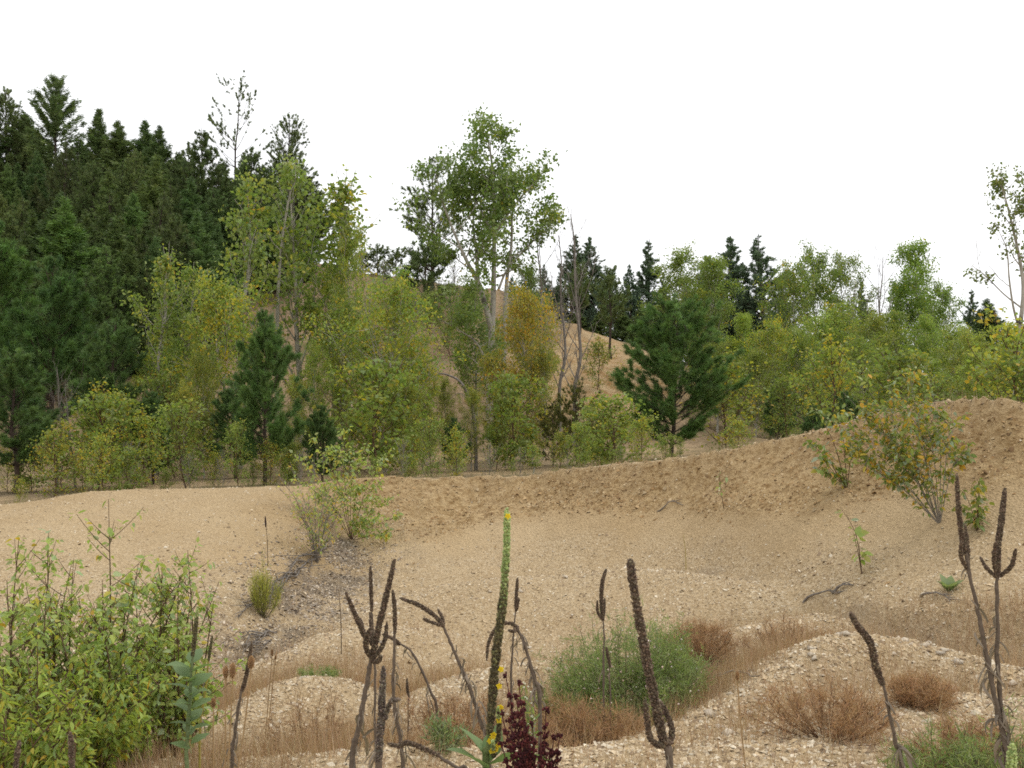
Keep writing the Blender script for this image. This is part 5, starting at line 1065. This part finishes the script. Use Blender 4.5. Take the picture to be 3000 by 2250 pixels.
WG = [(0.20, 0.265, 0.085), (0.24, 0.305, 0.11), (0.16, 0.215, 0.07), (0.28, 0.31, 0.15)]
weed(800, 'green_weed_bush', 'feathery bright green weed bush dotted with pale seed fluff', 1830, 1790, 6.9, 0.58, WG, 15000, 0.055, 0.0055, 100, 320)
weed(801, 'green_weed_bush', 'upright green weed clump at the right shoulder of the fluffy weed bush', 1965, 1790, 7.3, 0.28, WG, 5200, 0.05, 0.006, 40, 60)
weed(802, 'green_weed_bush', 'low darker green weed at the left foot of the fluffy weed bush', 1680, 1980, 6.6, 0.35, WG, 4500, 0.045, 0.006, 40, 30)
weed(803, 'green_weed_bush', 'green weed spreading at the foot of the two stemmed dead mullein', 2760, 2120, 4.6, 0.3, WG, 3500, 0.045, 0.005, 40, 0)
weed(804, 'green_weed_bush', 'green weed behind the small green mullein spike', 2985, 2060, 4.3, 0.25, WG, 3000, 0.045, 0.005, 40, 0)
weed(805, 'green_weed_bush', 'small green weed on the pale ridge by the thin bare stem', 930, 1955, 8.6, 0.22, WG, 900, 0.045, 0.006, 18, 0)
weed(806, 'green_weed_bush', 'grey green weed in the dry grass beside the arching mullein', 1305, 2075, 5.2, 0.12, [(0.22, 0.27, 0.14), (0.18, 0.22, 0.1)], 500, 0.05, 0.01, 12, 0)
weed(807, 'feathery_shrub', 'upright olive green feathery shrub beside the gully debris', 775, 1630, OLIVE_D, 0.2, [(0.36, 0.36, 0.08), (0.42, 0.40, 0.09), (0.28, 0.30, 0.07)], 3600, 0.045, 0.005, 34, 0, 2.6)
DC = [(0.40, 0.235, 0.12), (0.33, 0.185, 0.09), (0.46, 0.29, 0.16), (0.27, 0.165, 0.085)]
for k, (a, t, d, r, h, lb) in enumerate([(2420, 2000, 5.6, 0.42, None, 'rounded rusty brown dry shrub on the right gravel ridge'), (2310, 1800, 8.4, 0.42, None, 'rusty dry shrub in the trough behind the right gravel ridge'), (2060, 1800, 8.6, 0.3, None, 'rusty dry shrub right of the fluffy weed bush'), (2700, 1960, 6.3, 0.2, 0.22, 'small dry brown shrub on top of the right ridge'),
        (930, 2010, 6.6, 0.4, None, 'tall dry brown shrub in the trough left of the candelabra mullein'), (1330, 2030, 5.9, 0.4, None, 'dry brown shrub behind the arching mullein'), (470, 2060, 8.3, 0.35, 0.35, 'dry brown shrub in the trough behind the left thicket'), (2860, 2120, 4.9, 0.3, 0.28, 'dry brown shrub beside the green weed at the right'), (1700, 2080, 5.9, 0.35, 0.3, 'dry orange brown shrub at the foot of the fluffy weed bush')]):
    weed(820 + k, 'dry_shrub', lb, a, t, d, r * 1.15, DC, 7500, 0.05, 0.0026, 60, 0, 0.8, None, h, (0.2, 0.12, 0.07), M_DRY)

# dry grass in the troughs: nobody could count it
rng = np.random.default_rng(850); N = 420000
yy = 4.7 + rng.random(N) ** 0.85 * 8.5; xx = rng.uniform(-1, 1, N) * (yy * 0.56 + 0.5); zz, inf = terrain(xx, yy, True)
cl = fbm(xx, yy, 0.9, 4, 91) + 0.5 * fbm(xx, yy, 0.25, 2, 95); dn = sstep(-0.45, 0.35, cl) * (1 - inf['crest']) * sstep(0.12, -0.02, inf['t']) + 0.03 * (inf['t'] <= 0.3)
dn = dn * np.where(xx > 1.5, 0.7, 1.0) * (inf['b'] < 0) * (0.08 + 0.92 * sstep(10.6, 8.4, yy + 0.8 * fbm(xx, yy, 1.1, 4, 71)))
kp = rng.random(N) < dn; xx, yy, zz = xx[kp], yy[kp], zz[kp]; n = len(xx); print('grass', n)
acc = Acc(); spikes(acc, np.column_stack([xx, yy, zz - 0.01]), rng.normal(0, 0.28, (n, 3)) + [0, 0, 1], rng.uniform(0.06, 0.27, n), 0.0032, palette(rng, n, [(0.38, 0.25, 0.145), (0.44, 0.31, 0.195), (0.30, 0.19, 0.105), (0.5, 0.39, 0.26)], [3, 3, 2, 1]), rng)
tag(link('dry_grass', acc.mesh('dry_grass', M_DRY)), 'wispy reddish brown dry grass filling the troughs between gravel ridges', 'grass', kind='stuff')
# fringe of grass along the rim and the shelf
N = 9000; xx = rng.uniform(-11, 9, N); yy = np.interp(xx, TX, RY) + np.abs(rng.normal(0, 1.6, N)); zz = terrain(xx, yy); kp = fbm(xx, yy, 0.8, 3, 97) > -0.05; xx, yy, zz = xx[kp], yy[kp], zz[kp]; n = len(xx)
acc = Acc(); spikes(acc, np.column_stack([xx, yy, zz - 0.01]), rng.normal(0, 0.35, (n, 3)) + [0, 0, 1], rng.uniform(0.05, 0.28, n), 0.006, palette(rng, n, [(0.2, 0.17, 0.08), (0.13, 0.14, 0.05), (0.28, 0.2, 0.11), (0.3, 0.25, 0.15)], [3, 3, 2, 2]), rng)
tag(link('rim_grass', acc.mesh('rim_grass', M_DRY)), 'thin dry grass fringe along the rim of the bank', 'grass', kind='stuff')

# ------------------------------------------------------------------ dead branches and larger stones
def branch(seed, label, nx0, ny0, nx1, ny1, r, twigs=6, group=None, lift=0.05):
    rng = np.random.default_rng(seed); d0, d1 = ground_at(nx0, ny0), ground_at(nx1, ny1); a, b = P(nx0, ny0, d0), P(nx1, ny1, d1); m = 14; c = a + (b - a) * np.linspace(0, 1, m)[:, None]; c[:, :2] += np.cumsum(rng.normal(0, 0.012, (m, 2)), 0)
    c[:, 2] = terrain(c[:, 0], c[:, 1]) + r * 0.6 + lift * np.sin(np.linspace(0, math.pi, m)); o = c[0].copy(); acc = Acc(); tube(acc, c - o, np.linspace(r, r * 0.35, m), 6)
    for k in range(twigs):
        q = c[rng.integers(2, m - 1)] - o; dv = unit((b - a) * np.array([1, 1, 0]) + rng.normal(0, 0.6, 3) * np.linalg.norm(b - a)) ; dv[2] = abs(dv[2]) * 0.4; l2 = np.linalg.norm(b - a) * rng.uniform(0.2, 0.5); tube(acc, q + dv * l2 * np.linspace(0, 1, 5)[:, None] + [0, 0, 0.01], np.linspace(r * 0.45, 0.002, 5), 4)
    tag(link('dead_branch', acc.mesh('dead_branch', M_DEAD, True), None, tuple(o)), label, 'branch', group)
for k in range(12):
    rr = random.Random(k); a = (960 - k * 16 + rr.uniform(-15, 15), 1600 + k * 14 + rr.uniform(-10, 10)); branch(860 + k, 'grey dead branch in the pile of debris down the gully', a[0], a[1], a[0] - rr.uniform(40, 90), a[1] + rr.uniform(30, 90), 0.016, 7, 'dead branches in the gully debris')
for k in range(6):
    rr = random.Random(k + 50); a = (790 + rr.uniform(-30, 20), 1860 + rr.uniform(-8, 25)); branch(880 + k, 'grey dead branch in the small heap below the gully', a[0], a[1], a[0] - rr.uniform(40, 90), a[1] + rr.uniform(10, 60), 0.012, 5, 'dead branches in the heap below the gully')
branch(890, 'long dead stick lying in the trough right of the fluffy weed bush', 2040, 1972, 2220, 1988, 0.010, 3); branch(891, 'curved dead stick above the long one right of the weed bush', 2090, 1955, 2190, 1945, 0.007, 2); branch(892, 'dark broken branch at the foot of the right bank', 2440, 1745, 2510, 1718, 0.018, 4); branch(893, 'short dark stick on the litter at the foot of the right bank', 2350, 1775, 2430, 1765, 0.014, 3); branch(894, 'dark twig heap below the mullein rosette', 2690, 1755, 2760, 1765, 0.014, 6); branch(895, 'thin dead stick sticking out of the middle of the bank', 1930, 1500, 2005, 1478, 0.012, 4)
rng = np.random.default_rng(900)
for k in range(46):
    if k < 26: pts = RIDGES[0][0]; q = rng.integers(0, 6); f = rng.random(); a = np.array(pts[q]) * (1 - f) + np.array(pts[q + 1]) * f; p = P(*a); x, y = p[0] + rng.normal(0, 0.1), p[1] + rng.normal(-0.1, 0.25); lb, gp = 'pale angular stone on the right gravel ridge', 'larger stones on the right gravel ridge'
    elif k < 38: x, y = rng.uniform(-1.5, 1.2), rng.uniform(9, 14); lb, gp = 'pale angular stone on the middle pit floor', 'larger stones on the middle pit floor'
    else: q = GUL[rng.integers(4, 26)]; x, y = q[0] + rng.normal(0.5, 0.5), q[1] + rng.normal(0, 0.3); lb, gp = 'pale angular stone along the gully', 'larger stones along the gully'
    acc = Acc(); s_ = rng.uniform(0.05, 0.085); V = OCT_V * [1, 0.75, 0.5] + rng.normal(0, 0.22, (6, 3)); V2 = (OCT_V[[0, 2, 1, 3]] + OCT_V[[2, 1, 3, 0]]) * 0.62 * [1, 0.8, 0.4] + rng.normal(0, 0.12, (4, 3)); V = np.vstack([V, V2]) * s_ * 0.6
    F = []; ring = [0, 6, 2, 7, 1, 8, 3, 9]
    for i_ in range(8): F += [(ring[i_], ring[(i_ + 1) % 8], 4), (ring[(i_ + 1) % 8], ring[i_], 5)]
    acc.add(V, np.array(F), np.array((0.56, 0.48, 0.37)) * rng.uniform(0.75, 1.1)); tag(link('stone', acc.mesh('stone', M_STONE), None, (x, y, gz(x, y) + s_ * 0.1)), lb, 'stone', gp).rotation_euler = (0, 0, rng.uniform(0, 6.28))
